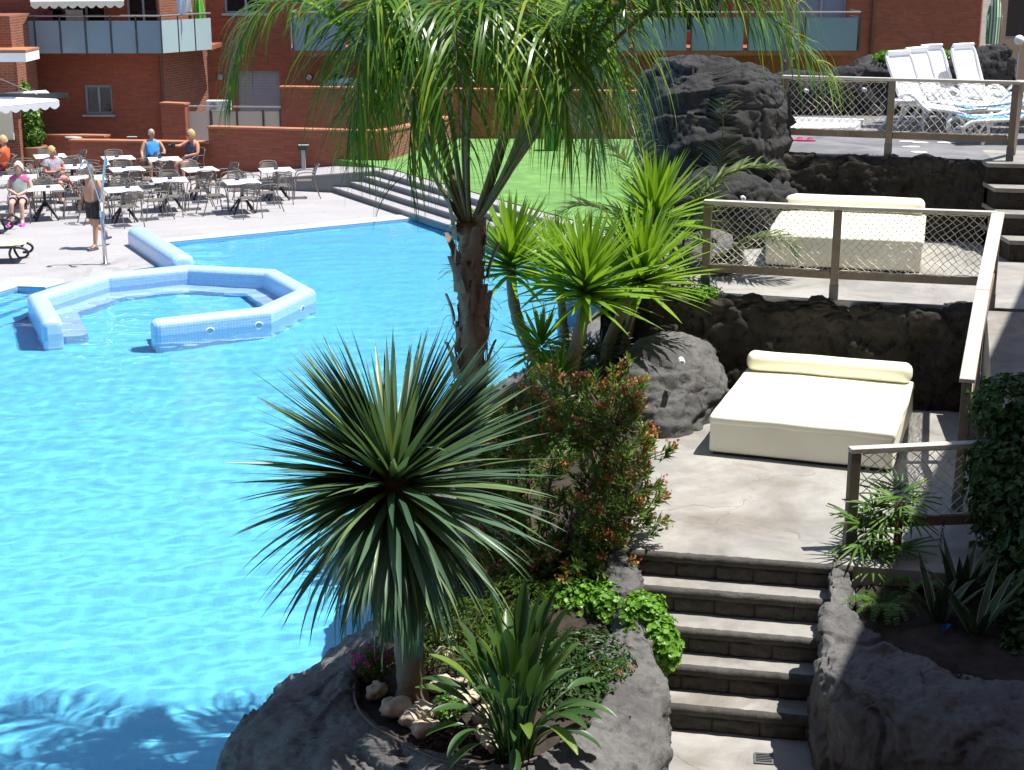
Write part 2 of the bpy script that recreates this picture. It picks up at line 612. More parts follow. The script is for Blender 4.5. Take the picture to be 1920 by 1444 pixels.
M['frosted_light'] = plain('pale_frosted_glass', (.36, .46, .48), .25, .08, .4)
M['rail_metal'] = plain('handrail_metal', (.30, .29, .28), .4, .1, metal=.5)
M['roller'] = plain('grey_roller_door', (.30, .28, .31), .6, .06)
M['awning'] = plain('cream_awning', (.74, .72, .60), .8, .04)
M['awning_white'] = plain('white_awning', (.85, .85, .85), .8, .03)
M['ac'] = plain('white_air_conditioner', (.72, .71, .67), .5, .04)
M['cream_wall'] = plain('cream_render', (.46, .36, .24), .85, .08)
M['green_bin'] = plain('green_bin', (.03, .20, .05), .4, .15)
M['stone'] = plain('cream_limestone', (.50, .42, .31), .9, .35, 9, .9, 25)
M['hose'] = plain('brown_hose', (.07, .05, .035), .6, .2)
M['skin'] = plain('skin_tan', (.50, .27, .17), .55, .08, 6)
M['skin_pale'] = plain('skin_fair', (.62, .38, .28), .55, .08, 6)
M['skin_red'] = plain('skin_sunburnt', (.55, .25, .17), .55, .08, 6)
M['trunk'] = wood_mat('dracaena_bark', (.13, .10, .07), (.26, .21, .155))
M['palm_trunk'] = wood_mat('palm_fibre', (.16, .11, .08), (.42, .31, .23))
M['yucca_trunk'] = wood_mat('yucca_bark', (.16, .12, .085), (.30, .25, .19))
M['branch'] = wood_mat('shrub_branch', (.10, .065, .045), (.20, .14, .10))
M['drac'] = leaf_mat('dracaena_leaf', (.055, .115, .07), (.105, .185, .10), .38, .25, (.20, .27, .09))
M['dead'] = leaf_mat('dry_leaf', (.30, .22, .11), (.40, .31, .17), .7, .2)
M['yucca'] = leaf_mat('yucca_leaf', (.14, .28, .022), (.26, .42, .04), .42, .4)
M['palm'] = leaf_mat('queen_palm_leaflet', (.06, .145, .02), (.15, .29, .032), .32, .48, (.36, .45, .045))
M['palm_dark'] = leaf_mat('young_palm_leaflet', (.045, .085, .022), (.10, .15, .03), .42, .35, (.20, .20, .05))
M['fan'] = leaf_mat('fan_palm_leaf', (.06, .09, .05), (.14, .18, .10), .45, .25)
M['shrub'] = leaf_mat('hopbush_leaf', (.095, .175, .035), (.18, .27, .055), .42, .42)
M['capsule'] = leaf_mat('red_brown_seed_capsule', (.48, .10, .07), (.60, .22, .12), .6, .35, (.55, .32, .10))
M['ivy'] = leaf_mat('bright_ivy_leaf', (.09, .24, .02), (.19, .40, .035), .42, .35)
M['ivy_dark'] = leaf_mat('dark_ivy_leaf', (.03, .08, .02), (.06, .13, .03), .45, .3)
M['strel'] = leaf_mat('strelitzia_leaf', (.035, .085, .022), (.065, .13, .03), .36, .25, (.16, .24, .04))
M['fern'] = leaf_mat('fern_leaf', (.06, .14, .02), (.12, .24, .03), .5, .35)
M['snake'] = leaf_mat('snake_plant_leaf', (.025, .05, .025), (.05, .09, .045), .4, .1)
M['snake_edge'] = plain('snake_plant_edge', (.34, .36, .20), .5, .1)
M['purple'] = leaf_mat('purple_groundcover', (.06, .03, .035), (.11, .055, .05), .45, .2, (.09, .10, .04))
M['pink'] = leaf_mat('pink_petal', (.42, .05, .20), (.58, .12, .34), .6, .3)
M['lilac'] = leaf_mat('lilac_petal', (.35, .18, .55), (.5, .3, .65), .6, .3)
M['red_petal'] = leaf_mat('red_petal', (.60, .03, .06), (.75, .10, .10), .6, .3)
M['potted'] = leaf_mat('climber_leaf', (.06, .16, .02), (.14, .28, .03), .42, .3)
M['petiole'] = plain('palm_petiole', (.20, .19, .085), .5, .25, 6)
# ================================================================== THE SETTING
def struct(name, mb, mat, **kw):
    return tag(mb.build(name, mat, **kw), kind='structure')
def xy(p): return (p[0], p[1])

# ground sheet to the horizon
struct('ground', MB().box((0, 60, -1.75), (900, 900, .5)), M['ground'])

# ---------------------------------------------------------------- pool deck (solid slab with the pool's edge cut into it)
POOL_EDGE = [P(-320, 650), P(0, 548), P(33, 538), P(85, 540), P(190, 514), P(332, 494), P(303, 456), P(782, 409), P(1250, 560)]
deck_poly = [xy(p) for p in POOL_EDGE] + [(9, 30), (9, 70), (-60, 70), (-60, POOL_EDGE[0].y)]
deck = struct('pool_deck', MB().prism(deck_poly, -1.45, 0.0), M['deck'])
deck.data.materials.append(M['mosaic_dark'])

# white coping
def strip(poly, z0, z1): return MB().prism([xy(p) for p in poly], z0, z1)
cop = struct('pool_coping', strip([P(303, 456), P(782, 409), P(755, 404), P(311, 450)], -.08, .022), M['coping'])
struct('pool_coping', strip([P(-320, 650), P(0, 548), P(33, 538), P(85, 540), P(120, 527), P(25, 522), P(0, 532), P(-330, 610)], -.08, .022), M['coping'])

# pool floor, left and near walls of the basin
pfm = MB()
pfm.grid([[V((x, y, z)) for x in (-22, 5.5)] for y, z in ((4, -1.31), (19, -1.31), (23, -1.2), (30, -.62), (35, -.26), (38, -.2))])
pf = struct('pool_floor', pfm, M['pool_floor'])
pf.cycles.is_caustics_receiver = True
deck.cycles.is_caustics_receiver = True
pw = MB()
pw.prism([(-22, 4), (-21, 4), (-21, 30), (-22, 30)], -1.4, -.02)
pw.prism([(-22, 4), (6, 4), (6, 5), (-22, 5)], -1.4, -.02)
struct('pool_wall', pw, M['coping'])
# mosaic lining along the deck edge under water
ln = MB(); ln.uv = []
acc = 0.0
for a, b in zip(POOL_EDGE, POOL_EDGE[1:]):
    a2, b2 = V((a.x, a.y, 0)), V((b.x, b.y, 0))
    nrm = V((b2 - a2)).cross(V((0, 0, 1))).normalized() * .012
    L = (b2 - a2).length
    ln.add([a2 + nrm + V((0, 0, -1.32)), b2 + nrm + V((0, 0, -1.32)), b2 + nrm + V((0, 0, -.01)), a2 + nrm + V((0, 0, -.01))], [(0, 1, 2, 3)])
    ln.uv += [(acc, 0), (acc + L, 0), (acc + L, 1.31), (acc, 1.31)]
    acc += L
lo = struct('pool_lining', ln, M['mosaic_dark'])
lo.cycles.is_caustics_receiver = True

# underwater steps at the left edge and along the grey steps
us = MB()
ua, ub = P(33, 538), P(-320, 650)
ud = (ub - ua).normalized(); un = V((-ud.y, ud.x, 0)) if V((-ud.y, ud.x, 0)).y < 0 else V((ud.y, -ud.x, 0))
for k in range(4):
    o0 = ua + ud * .15
    o1 = ub
    us.prism([xy(o0), xy(o1), xy(o1 + un * (.36 * (k + 1))), xy(o0 + un * (.36 * (k + 1)) + ud * .0)], -1.3, -.28 - .24 * k - .002 * k)
wa, wb = P(800, 414), P(1250, 560)
wd = (wb - wa).normalized(); wn = V((wd.y, -wd.x, 0))
if wn.x > 0: wn = -wn
for k in range(3):
    us.prism([xy(wa), xy(wb), xy(wb + wn * (.4 * (k + 1))), xy(wa + wn * (.4 * (k + 1)))], -1.3, -.32 - .3 * k - .002 * k)
uo = struct('pool_step', us, M['pool_floor'])
uo.cycles.is_caustics_receiver = True

for k, (px, py, lb) in enumerate(((76, 762, 'square grey-green drain cover on the pool floor at far left'), (474, 800, 'square grey-green drain cover on the pool floor beside the dracaena'))):
    q = P(px, py, -.98)
    o = MB().box((0, 0, 0), (.55, .55, .02), .6).build('pool_drain', plain('drain_cover_%d' % k, (.10, .42, .55), .6, .1))
    o.location = (q.x, q.y, -1.295); o.cycles.is_caustics_receiver = True
    tag(o, lb, 'drain', 'drain covers on the pool floor')
# water: gently waved sheet
wv, wf = [], []
NX, NY = 420, 620
ys = [6.0 * (37.0 / 6.0) ** (j / NY) for j in range(NY + 1)]
for j in range(NY + 1):
    y = ys[j]
    xw = 4.0 + y * .36
    for i in range(NX + 1):
        x = -xw + (xw + 4.0) * i / NX
        h = 0.011 * noise.noise(V((x * .45 + y * .35, y * 1.25 - x * .38, 0))) + 0.0085 * noise.noise(V((x * 1.5 + y * .9, y * 3.0 - x * .9, 3))) + 0.0030 * noise.noise(V((x * 5, y * 7.5 - x * 1.5, 5)))
        wv.append((x, y, -.035 + h))
for j in range(NY):
    for i in range(NX):
        a = j * (NX + 1) + i
        wf.append((a, a + 1, a + NX + 2, a + NX + 1))
wm = bpy.data.meshes.new('water')
wm.from_pydata(wv, [], wf)
wm.polygons.foreach_set("use_smooth", [True] * len(wm.polygons))
wm.materials.append(M['water'])
water = tag(link('water', wm), kind='structure')
water.cycles.is_caustics_caster = True

# ---------------------------------------------------------------- octagonal mosaic wall in the pool, and the straight one
def sweep_wall(name, path, half, top, bottom, mat, rnd=.11):
    """polyline swept with a round-topped wall section, UV in metres"""
    prof = [(-half, bottom), (-half, top - rnd)]
    for k in range(1, 7):
        a = math.pi / 2 * k / 6
        prof.append((-half + rnd - rnd * math.cos(a), top - rnd + rnd * math.sin(a)))
    prof += [(-x, z) for x, z in prof[::-1]]
    d = [0.0]
    for a, b in zip(prof, prof[1:]): d.append(d[-1] + math.hypot(b[0] - a[0], b[1] - a[1]))
    st = []                                   # (centre, lateral, scale)
    n = len(path)
    for i, p in enumerate(path):
        t0 = (path[i] - path[i - 1]).normalized() if i > 0 else None
        t1 = (path[i + 1] - path[i]).normalized() if i < n - 1 else None
        if t0 is None: t0 = t1
        if t1 is None: t1 = t0
        t = (t0 + t1).normalized()
        lat = V((t.y, -t.x, 0))
        k = 1 / max(.5, V((t1.y, -t1.x, 0)).dot(lat))
        if i == 0:
            for back, sc in ((.0, .52), (.012, .72), (.045, .9), (.10, 1.0)):
                st.append((p + t * (back - 0.0), lat, k, sc))
        elif i == n - 1:
            for back, sc in ((.10, 1.0), (.045, .9), (.012, .72), (.0, .52)):
                st.append((p - t * back, lat, k, sc))
        else:
            st.append((p, lat, k, 1.0))
    mb = MB(); mb.uv = []
    g = []
    acc = 0.0
    for si, (p, lat, k, sc) in enumerate(st):
        if si: acc += (p - st[si - 1][0]).length
        row = []
        for (x, z), dd in zip(prof, d):
            zz = z if z <= bottom + 1e-6 else top - rnd + (z - (top - rnd)) * sc if z > top - rnd else z
            row.append(V((p.x, p.y, 0)) + lat * (x * k * sc) + V((0, 0, zz - (1 - sc) * .06 * (z > bottom + 1e-6))))
            mb.uv.append((acc, dd))
        g.append(row)
    nb = len(prof)
    mb.grid(g)
    m = len(st)
    mb.f.append(tuple(range(nb)))
    mb.f.append(tuple((m - 1) * nb + i for i in range(nb - 1, -1, -1)))
    me = mb.mesh(name, mat, False)
    bm = bmesh.new(); bm.from_mesh(me); bmesh.ops.recalc_face_normals(bm, faces=bm.faces); bm.to_mesh(me); bm.free()
    return me

ring_px = [(98, 600), (70, 551), (193, 513), (353, 498), (508, 506), (572, 541), (494, 577), (284, 600)]
HT = .21
ring_path = [P(x, y, HT) for x, y in ring_px]
rt = thing('pool_ring_wall', 'pale blue mosaic octagonal low wall standing in the pool, open at its near side', 'pool wall', (0, 0, 0))
o = link('ring_wall', sweep_wall('ring_wall', ring_path, .17, HT, -1.34, M['mosaic']), rt)
o.cycles.is_caustics_receiver = True
# underwater bench inside the ring
cen = sum(ring_path, V()) / len(ring_path)
inner = [p + (cen - p).normalized() * .42 for p in ring_path]
bn = link('bench', sweep_wall('bench', [V((p.x, p.y, 0)) for p in inner], .24, -.42, -1.34, M['mosaic'], .03), rt)
bn.cycles.is_caustics_receiver = True
# water-jet nozzles on the outside
def torus(mb, c, nrm, r, t, n=20, m=6):
    q = V((0, 0, 1)).rotation_difference(V(nrm))
    vs, fs = [], []
    for i in range(n):
        a = 2 * math.pi * i / n
        for j in range(m):
            b = 2 * math.pi * j / m
            vs.append(V(c) + q @ V(((r + t * math.cos(b)) * math.cos(a), (r + t * math.cos(b)) * math.sin(a), t * math.sin(b))))
    for i in range(n):
        for j in range(m):
            fs.append((i * m + j, ((i + 1) % n) * m + j, ((i + 1) % n) * m + (j + 1) % m, i * m + (j + 1) % m))
    mb.add(vs, fs)
for a, b, t in ((ring_path[5], ring_path[6], .30), (ring_path[6], ring_path[7], .08), (ring_path[6], ring_path[7], .52)):
    c = a.lerp(b, t)
    d = (b - a).normalized(); nr = V((d.y, -d.x, 0))
    if nr.y > 0: nr = -nr
    mb = MB()
    torus(mb, V((c.x, c.y, -.06)) + nr * .172, nr, .07, .012)
    mb.build('jet_nozzle', M['white_plastic'], rt, True)

sw_path = [P(256, 424, .38), P(344, 479, .38)]
swt = thing('pool_side_wall', 'straight blue mosaic wall with round top at the pool corner by the shower', 'pool wall')
o = link('straight_wall', sweep_wall('straight_wall', sw_path, .22, .38, -1.34, M['mosaic'], .16), swt)
o.cycles.is_caustics_receiver = True

# ---------------------------------------------------------------- grey steps up to the green court, court
A = [P(616, 347, .15), P(648, 337, .30), P(678, 328, .45), P(710, 320, .60)]
dd = (P(1250, 560) - P(618, 352)).normalized()
bk = V((-dd.y, dd.x, 0))
if bk.y < 0: bk = -bk
st = tag(bpy.data.objects.new('court_steps', None), kind='structure'); COL.objects.link(st)
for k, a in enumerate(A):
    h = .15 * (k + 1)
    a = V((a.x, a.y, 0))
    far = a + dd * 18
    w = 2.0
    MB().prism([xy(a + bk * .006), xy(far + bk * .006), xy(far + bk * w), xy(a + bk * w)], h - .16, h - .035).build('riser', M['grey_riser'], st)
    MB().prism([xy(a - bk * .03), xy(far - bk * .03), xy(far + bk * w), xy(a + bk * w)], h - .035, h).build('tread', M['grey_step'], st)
wv0, wv1 = Q(436, 340, 41.6), Q(712, 320, A[3].y)
wedge = MB()
f0, f1 = V((P(470, 353).x - .9, 40.75, 0)), V((A[3].x, A[3].y, 0))
b0, b1 = f0 + V((0, 1.6, 0)), f1 + V((.3, 2.2, 0))
zs_ = (.14, .14, .575, .575)
wedge.add([f0 + V((0, 0, -.05)), f1 + V((0, 0, -.05)), b1 + V((0, 0, -.05)), b0 + V((0, 0, -.05)), f0 + V((0, 0, .10)), f1 + V((0, 0, .57)), b1 + V((0, 0, .57)), b0 + V((0, 0, .10))],
          [(0, 1, 5, 4), (1, 2, 6, 5), (4, 5, 6, 7), (0, 4, 7, 3)])
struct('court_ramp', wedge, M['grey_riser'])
wedge = MB()
u = (f1 - f0).normalized() * .03
wedge.add([f0 + V((0, -.03, .104)), f1 + V((0, -.03, .574)), b1 + V((0, 0, .574)), b0 + V((0, 0, .104)), f0 + V((0, -.03, .14)), f1 + V((0, -.03, .61)), b1 + V((0, 0, .61)), b0 + V((0, 0, .14))],
          [(0, 1, 5, 4), (1, 2, 6, 5), (4, 5, 6, 7), (0, 4, 7, 3)])
struct('ramp_paving', wedge, M['grey_step'])
struct('green_court', MB().prism([xy(A[3] + bk * .35 + dd * .1), xy(A[3] + dd * 18 + bk * .35), (10, 40), (10, 50), (-5, 50), (-5, 42)], .40, .625), M['lawn'])

# ---------------------------------------------------------------- terraces on the right
T1, T2, T3, PATH = 1.27, 2.40, 3.45, .27
E1 = P(1400, 1049, T1); e1 = V((.979, -.204, 0))
def on_line(p, d, x): return p + d * ((x - p.x) / d.x)
E1b = E1 + V((.204, .979, 0)) * .03
t1p = [xy(on_line(E1b, e1, .93)), xy(on_line(E1b, e1, 8)), (8, 16.2), (5.2, 16.45), (1.75, 17.4), (1.5, 15.4), (1.2, 13.8)]
struct('lower_terrace', MB().prism(t1p, -1.3, T1), M['terrace'])
e2a, e2b = P(1255, 549, T2), P(1815, 575, T2)
e2 = (e2b - e2a).normalized()
t2p = [xy(on_line(e2a, e2, 1.7)), xy(on_line(e2a, e2, 5.25)), (9.5, 15.6), (9.5, 21), (2.0, 22.2)]
struct('middle_terrace', MB().prism(t2p, 1.0, T2), M['terrace'])
e3a, e3b = P(1446, 287, T3), P(1885, 301, T3)
e3 = (e3b - e3a).normalized()
t3p = [xy(on_line(e3a, e3, 2.6)), xy(on_line(e3a, e3, 6.15)), (6.3, 21.2), (12, 20.4), (12, 27), (2.4, 27)]
struct('upper_terrace', MB().prism(t3p, 2.0, T3), M['terrace_wet'])
# paved path at the foot of the stairs
struct('path', MB().prism([(.9, 6.5), (7, 6.5), (7, 11.6), (.9, 11.6)], -1.3, PATH), M['terrace'])

# garden stairs: five risers of stone blocks with concrete treads
gs = tag(bpy.data.objects.new('garden_stairs', None), kind='structure'); COL.objects.link(gs)
edge_px = [1049, 1115, 1189, 1259.5, 1335]
rnd = random.Random(4)
lines = []
for k, py in enumerate(edge_px):
    h = T1 - .2 * k
    lines.append((P(1400, py, h), h))
foot = P(1400, 1380, PATH)
for k, (p, h) in enumerate(lines):
    xl, xr = (.75, 2.75) if k else (.75, 2.75)
    nd = V((-e1.y, e1.x, 0))
    a, b = on_line(p, e1, xl), on_line(p, e1, xr)
    a, b = V((a.x, a.y, 0)), V((b.x, b.y, 0))
    dep = .75
    if k:                                   # tread slab (the top one is the terrace itself)
        MB().prism([xy(a + nd * .02), xy(b + nd * .02), xy(b + nd * dep), xy(a + nd * dep)], h - .30, h).build('tread', M['step'], gs)
    # nosing course
    g = []
    nose_lo, nose_hi = h - .062, h + .004
    nn, L = 60, (b - a).length
    for (off, z) in ((.03, nose_hi), (-.012, nose_hi), (-.03, nose_hi - .018), (-.028, nose_lo), (.03, nose_lo)):
        g.append([a + (b - a) * (i / nn) + nd * (off + (.012 * noise.noise(V((i * .35, k * 5, z * 9))) if off < 0 else 0)) + V((0, 0, z + .006 * noise.noise(V((i * .5, k * 3 + 9, 0))))) for i in range(nn + 1)])
    mb = MB().grid([[q for q in r] for r in g])
    mb.f = [f[::-1] for f in mb.f]
    mb.build('nosing', M['stair_block'], gs, True)
    # blocks
    x = -rnd.uniform(0, .15)
    while x < L:
        w = rnd.uniform(.30, .42)
        c0, c1 = max(0, x) + .004, min(L, x + w) - .004
        if c1 - c0 > .05:
            nb_, nz_ = 14, 7
            g = []
            z0, z1 = h - .2, h - .066
            for j in range(nz_ + 1):
                row = []
                for i in range(nb_ + 1):
                    u, v_ = i / nb_, j / nz_
                    edge = min(u, 1 - u, 1) * nb_, min(v_, 1 - v_) * nz_
                    m = 0.0 if min(edge) < .5 else 1.0
                    q = a + (b - a).normalized() * (c0 + (c1 - c0) * u)
                    bump = .020 * noise.fractal(V((q.x * 7, q.y * 7, (z0 + v_ * .13) * 12 + k)), .8, 2, 4)
                    row.append(q + nd * (.004 - m * (.014 + bump)) + V((0, 0, z0 + (z1 - z0) * v_)))
                g.append(row)
            MB().grid(g).build('block', M['stair_block'], gs, True)
        x += w
    # dark backing that shows in the joints
    MB().prism([xy(a + nd * .008), xy(b + nd * .008), xy(b + nd * .3), xy(a + nd * .3)], h - .21, h - .006 - (.004 if k == 0 else .304 if False else .004)).build('core', M['rock_wall'], gs)

# right-hand stairs from the middle to the upper terrace
rs = tag(bpy.data.objects.new('upper_stairs', None), kind='structure'); COL.objects.link(rs)
for k in range(4):
    h = T2 + .2625 * (k + 1) - (.003 if k == 3 else 0)
    y0 = 18.75 + .36 * k
    MB().prism([(6.02, y0 + .02), (9, y0 - .6), (9, y0 + 2.2), (6.02, y0 + 2.2)], T2 - .1, h - .05).build('riser', M['rock_wall'], rs)
    MB().prism([(6.0, y0), (9, y0 - .62), (9, y0 + 2.2), (6.0, y0 + 2.2)], h - .05, h).build('tread', M['step'], rs)

# ramp beside the middle terrace, down towards the ivy
rl = [V((4.98, 16.1, T2 + .004)), V((4.30, 13.3, 1.75))]
rr = [V((8.2, 15.4, T2 + .004)), V((7.6, 12.6, 1.75))]
mb = MB()
vs = [rl[0], rl[1], rr[1], rr[0]] + [V((p.x, p.y, 1.0)) for p in (rl[0], rl[1], rr[1], rr[0])]
mb.add(vs, [(0, 1, 2, 3), (0, 4, 5, 1), (1, 5, 6, 2), (2, 6, 7, 3), (3, 7, 4, 0)])
struct('ramp', mb, M['step'])

# ---------------------------------------------------------------- rock walls under the terraces
def rock_panel(name, label, pts, z0, z1, mat, amp, seed, nu, nv, lean=.08, top_in=.10, cat='wall'):
    """a moulded rock face following a plan polyline, rounding back at the top"""
    pts = [V((p[0], p[1], 0)) for p in pts]
    d = (pts[-1] - pts[0]).normalized()
    out = V((d.y, -d.x, 0))
    if out.y > 0: out = -out
    rings = []
    H = z1 - z0
    for f, off in ((0, lean + .13), (.25, lean + .10), (.55, lean * .8 + .10), (.85, lean * .5 + .09), (.965, .09), (1.0, .03), (1.005, -top_in)):
        rings.append([p + out * off + V((0, 0, z0 + H * f)) for p in pts])
    o = loft_rock(name, rings, nu, nv, mat, amp, seed, scale=2.0, ledge=.6, flip=False)
    return tag(o, label, cat)
rock_panel('rock_wall', 'dark moulded rock retaining wall behind the lower cream daybed', [xy(on_line(e2a, e2, 1.0)), xy(on_line(e2a, e2, 3)), xy(on_line(e2a, e2, 5.1))], 1.15, T2 + .012, M['rock_wall'], .075, 3, 220, 70)
rock_panel('rock_wall', 'black moulded rock retaining wall behind the upper cream daybed', [xy(on_line(e3a, e3, 2.9)), xy(on_line(e3a, e3, 4.6)), xy(on_line(e3a, e3, 6.1))], 2.3, T3 + .012, M['rock_wall'], .06, 8, 200, 60)
# side face at the end of the wall by the ramp, and below the ramp
mb = MB(); mb.prism([(4.86, 16.3), (4.96, 16.3), (4.28, 13.25), (4.18, 13.25)], 1.0, 1.7)
struct('ramp_wall', mb, M['rock_wall'])

# parapet of rock at the back of the upper terrace
top_px = [(1425, 142), (1470, 140), (1520, 137), (1560, 131), (1610, 120), (1650, 110), (1700, 106), (1760, 107), (1820, 106), (1850, 97), (1880, 84), (1896, 92), (1905, 150)]
YB = 25.8
fr, tp, bk_ = [], [], []
for x, y in top_px:
    q = Q(x, y, YB)
    fr.append(q); 
rings = [[V((q.x, YB - .35, T3 - .1)) for q in fr], [V((q.x, YB - .30, T3 + (q.z - T3) * .5)) for q in fr], [V((q.x, YB - .22, T3 + (q.z - T3) * .9)) for q in fr], [V((q.x, YB, q.z)) for q in fr], [V((q.x, YB + .35, q.z - .05)) for q in fr], [V((q.x, YB + .45, T3 - .1)) for q in fr]]
tag(loft_rock('rock_parapet', rings, 220, 60, M['rock_dark'], .10, 12, scale=1.8), 'low dark rock parapet closing off the top terrace behind the white loungers', 'wall')

# large dark rock and smaller ones
tag(blob_rock('rock_outcrop', (2.68, 21.3, 2.2), (.98, 1.05, 2.45), M['rock_dark'], .15, 5, 7, rz=.1, scale=.95, squash=.46, floor=-1.3, ledge=.45), 'tall black rock outcrop left of the top terrace fence', 'rock')
tag(blob_rock('rock_outcrop', (3.55, 27.6, 1.2), (1.25, 1.9, 2.75), M['rock_dark'], .2, 25, 5, scale=.8, squash=.65, floor=-1.3), 'hidden black rock mass behind the tall outcrop, by the pool corner', 'rock')  # out of sight behind the outcrop; added for the shadow it casts on the pool
tag(blob_rock('boulder', (2.75, 20.15, 2.65), (.75, .6, .66), M['rock_dark'], .12, 9, 6, scale=1.3, squash=.7, ledge=.7), 'grey boulder with a white spout at the foot of the tall rock', 'rock')
tag(blob_rock('boulder', (3.35, 20.35, 2.65), (.42, .34, .48), M['rock_dark'], .10, 19, 5, scale=2.4), 'small dark boulder beside the head of the upper daybed', 'rock')
tag(blob_rock('boulder', (2.35, 18.6, 2.35), (.42, .75, .38), M['rock'], .12, 15, 5, scale=2.2), 'low grey rock behind the left fence post of the middle terrace', 'rock')
tag(blob_rock('boulder', (1.68, 16.35, 1.22), (.66, 1.15, .84), M['rock'], .08, 21, 6, rz=-.35, scale=1.6, squash=.9, ledge=.45), 'sunlit grey boulder at the left corner of the lower terrace', 'rock')

# ---------------------------------------------------------------- front planter: rock rim and soil
I_ = [V((2.2, 20.0, 2.0)), V((1.5, 18.6, 1.55)), V((.6, 17.2, 1.45)), V((-.1, 15.8, 1.2)), V((-.55, 14.2, 1.0)), P(770, 1090, .85), P(690, 1225, .82), P(655, 1300, .82), P(690, 1350, .82), P(780, 1408, .82), P(900, 1440, .82), P(1000, 1432, .82), P(1080, 1390, .84), P(1130, 1310, .88), P(1120, 1240, .93), P(1150, 1180, 1.0), P(1145, 1120, 1.12), P(1145, 1040, 1.25)]
O_ = [V((1.6, 21.0, 1.7)), V((.7, 19.2, 1.3)), V((-.1, 17.8, 1.15)), V((-.75, 16.2, .95)), V((-1.15, 14.4, .8)), P(738, 1130, .60), P(640, 1214, .50), P(482, 1332, .45), P(434, 1385, .36), P(455, 1445, .34), P(640, 1530, .48), P(900, 1560, .55), P(1130, 1530, .60), P(1222, 1420, .72), P(1238, 1290, .85), P(1226, 1215, 1.0), P(1200, 1140, 1.12), P(1178, 1050, 1.27)]
rings = [[], [], [], [], [], [], []]
for i, (a, b) in enumerate(zip(I_, O_)):
    o = V((b.x - a.x, b.y - a.y, 0)).normalized()
    zb = -1.35 if i < 11 else .15
    rings[0].append(a + V((0, 0, -.25)))
    rings[1].append(a + V((0, 0, .01)))
    rings[2].append(a.lerp(b, .35) + V((0, 0, .05)))
    rings[3].append(a.lerp(b, .8) + V((0, 0, .04)))
    rings[4].append(b + o * .03 + V((0, 0, -.06)))
    rings[5].append(b + o * .07 + V((0, 0, -.30)))
    q = b + o * .02; q.z = zb
    rings[6].append(q)
def keep_rim(p):
    return 1.0
rim = loft_rock('planter_rim', rings, 640, 90, M['rim'], .06, 31, scale=2.2, ledge=.35)
tag(rim, 'smooth grey rock rim of the poolside planter under the spiky dracaena', 'planter')
rim.cycles.is_caustics_receiver = True
def soil_sheet(name, pts, mat, seed):
    bm = bmesh.new()
    vs = [bm.verts.new(p) for p in pts]
    tr = tessellate_polygon([[V((p.x, p.y, 0)) for p in pts]])
    for t in tr:
        try: bm.faces.new([vs[i] for i in t])
        except ValueError: pass
    for _ in range(4):
        bmesh.ops.subdivide_edges(bm, edges=bm.edges[:], cuts=1, use_grid_fill=True)
    for v in bm.verts:
        v.co.z += .03 * noise.fractal(v.co * 4, .8, 2, 4)
    bmesh.ops.recalc_face_normals(bm, faces=bm.faces)
    if sum(f.normal.z for f in bm.faces) < 0: bmesh.ops.reverse_faces(bm, faces=bm.faces)
    for f in bm.faces: f.smooth = True
    me = bpy.data.meshes.new(name); bm.to_mesh(me); bm.free()
    me.materials.append(mat)
    return tag(link(name, me), kind='structure')
soil_sheet('planter_soil', [a + V((0, 0, -.045)) for a in I_] + [V((1.25, 14.0, 1.26)), V((1.5, 15.5, 1.4)), V((1.7, 17.0, 1.55))], M['soil'], 1)

# right-hand planter
I2 = [P(1640, 1020, 1.22), P(1606, 1050, 1.2), P(1606, 1100, 1.16), P(1606, 1150, 1.12), P(1650, 1195, 1.08), P(1770, 1245, 1.05), P(2050, 1310, 1.1)]
O2 = [P(1560, 1030, 1.34), P(1556, 1052, 1.32), P(1547, 1110, 1.22), P(1538, 1180, 1.14), P(1562, 1262, 1.06), P(1690, 1325, 1.04), P(2050, 1420, 1.08)]
rings = [[], [], [], [], [], [], []]
for a, b in zip(I2, O2):
    o = V((b.x - a.x, b.y - a.y, 0)).normalized()
    rings[0].append(a + V((0, 0, -.25)))
    rings[1].append(a + V((0, 0, .02)))
    rings[2].append(a.lerp(b, .3) + V((0, 0, .06)))
    rings[3].append(a.lerp(b, .8) + V((0, 0, .05)))
    rings[4].append(b + o * .03 + V((0, 0, -.06)))
    rings[5].append(b + o * .06 + V((0, 0, -.35)))
    q = b + o * .10; q.z = .15
    rings[6].append(q)
r2 = loft_rock('planter_wall', rings, 320, 80, M['rim'], .075, 37, scale=2.0, ledge=.45, flip=True)
tag(r2, 'rounded grey rock planter wall on the right side of the stairs', 'planter')
soil_sheet('planter_soil', [a + V((0, 0, -.06)) for a in I2] + [V((5.0, 11.5, 1.1)), V((4.8, 12.0, 1.2)), V((3.2, 12.1, 1.2))], M['soil'], 2)

# ---------------------------------------------------------------- hotel wing just out of view on the right (it shades the ramp and the planter)
hp = [(2.55, 3.0), (9.45, 19.7), (20, 19.7), (20, 3.0)]
hw = thing('hotel_wing', 'brick hotel wing beside the ramp, just past the right edge', 'building')
MB().prism(hp, -1.0, 9.0).build('wall', M['brick'], hw)
MB().prism([(-26, -14), (26, -14), (26, -1.2), (-26, -1.2)], -1.5, 17).build('wall', M['brick'], hw)  # unseen block behind the camera, added to cut sky light on front faces
MB().prism([(-3, -1.2), (2.2, -1.2), (2.2, -.25), (-3, -.25)], 4.35, 4.5).build('balcony_slab', M['step'], hw)
MB().prism([(2.45, 2.8), (9.4, 19.8), (20, 19.8), (20, 2.8)], 9.0, 9.15).build('roof_edge', M['terracotta'], hw)
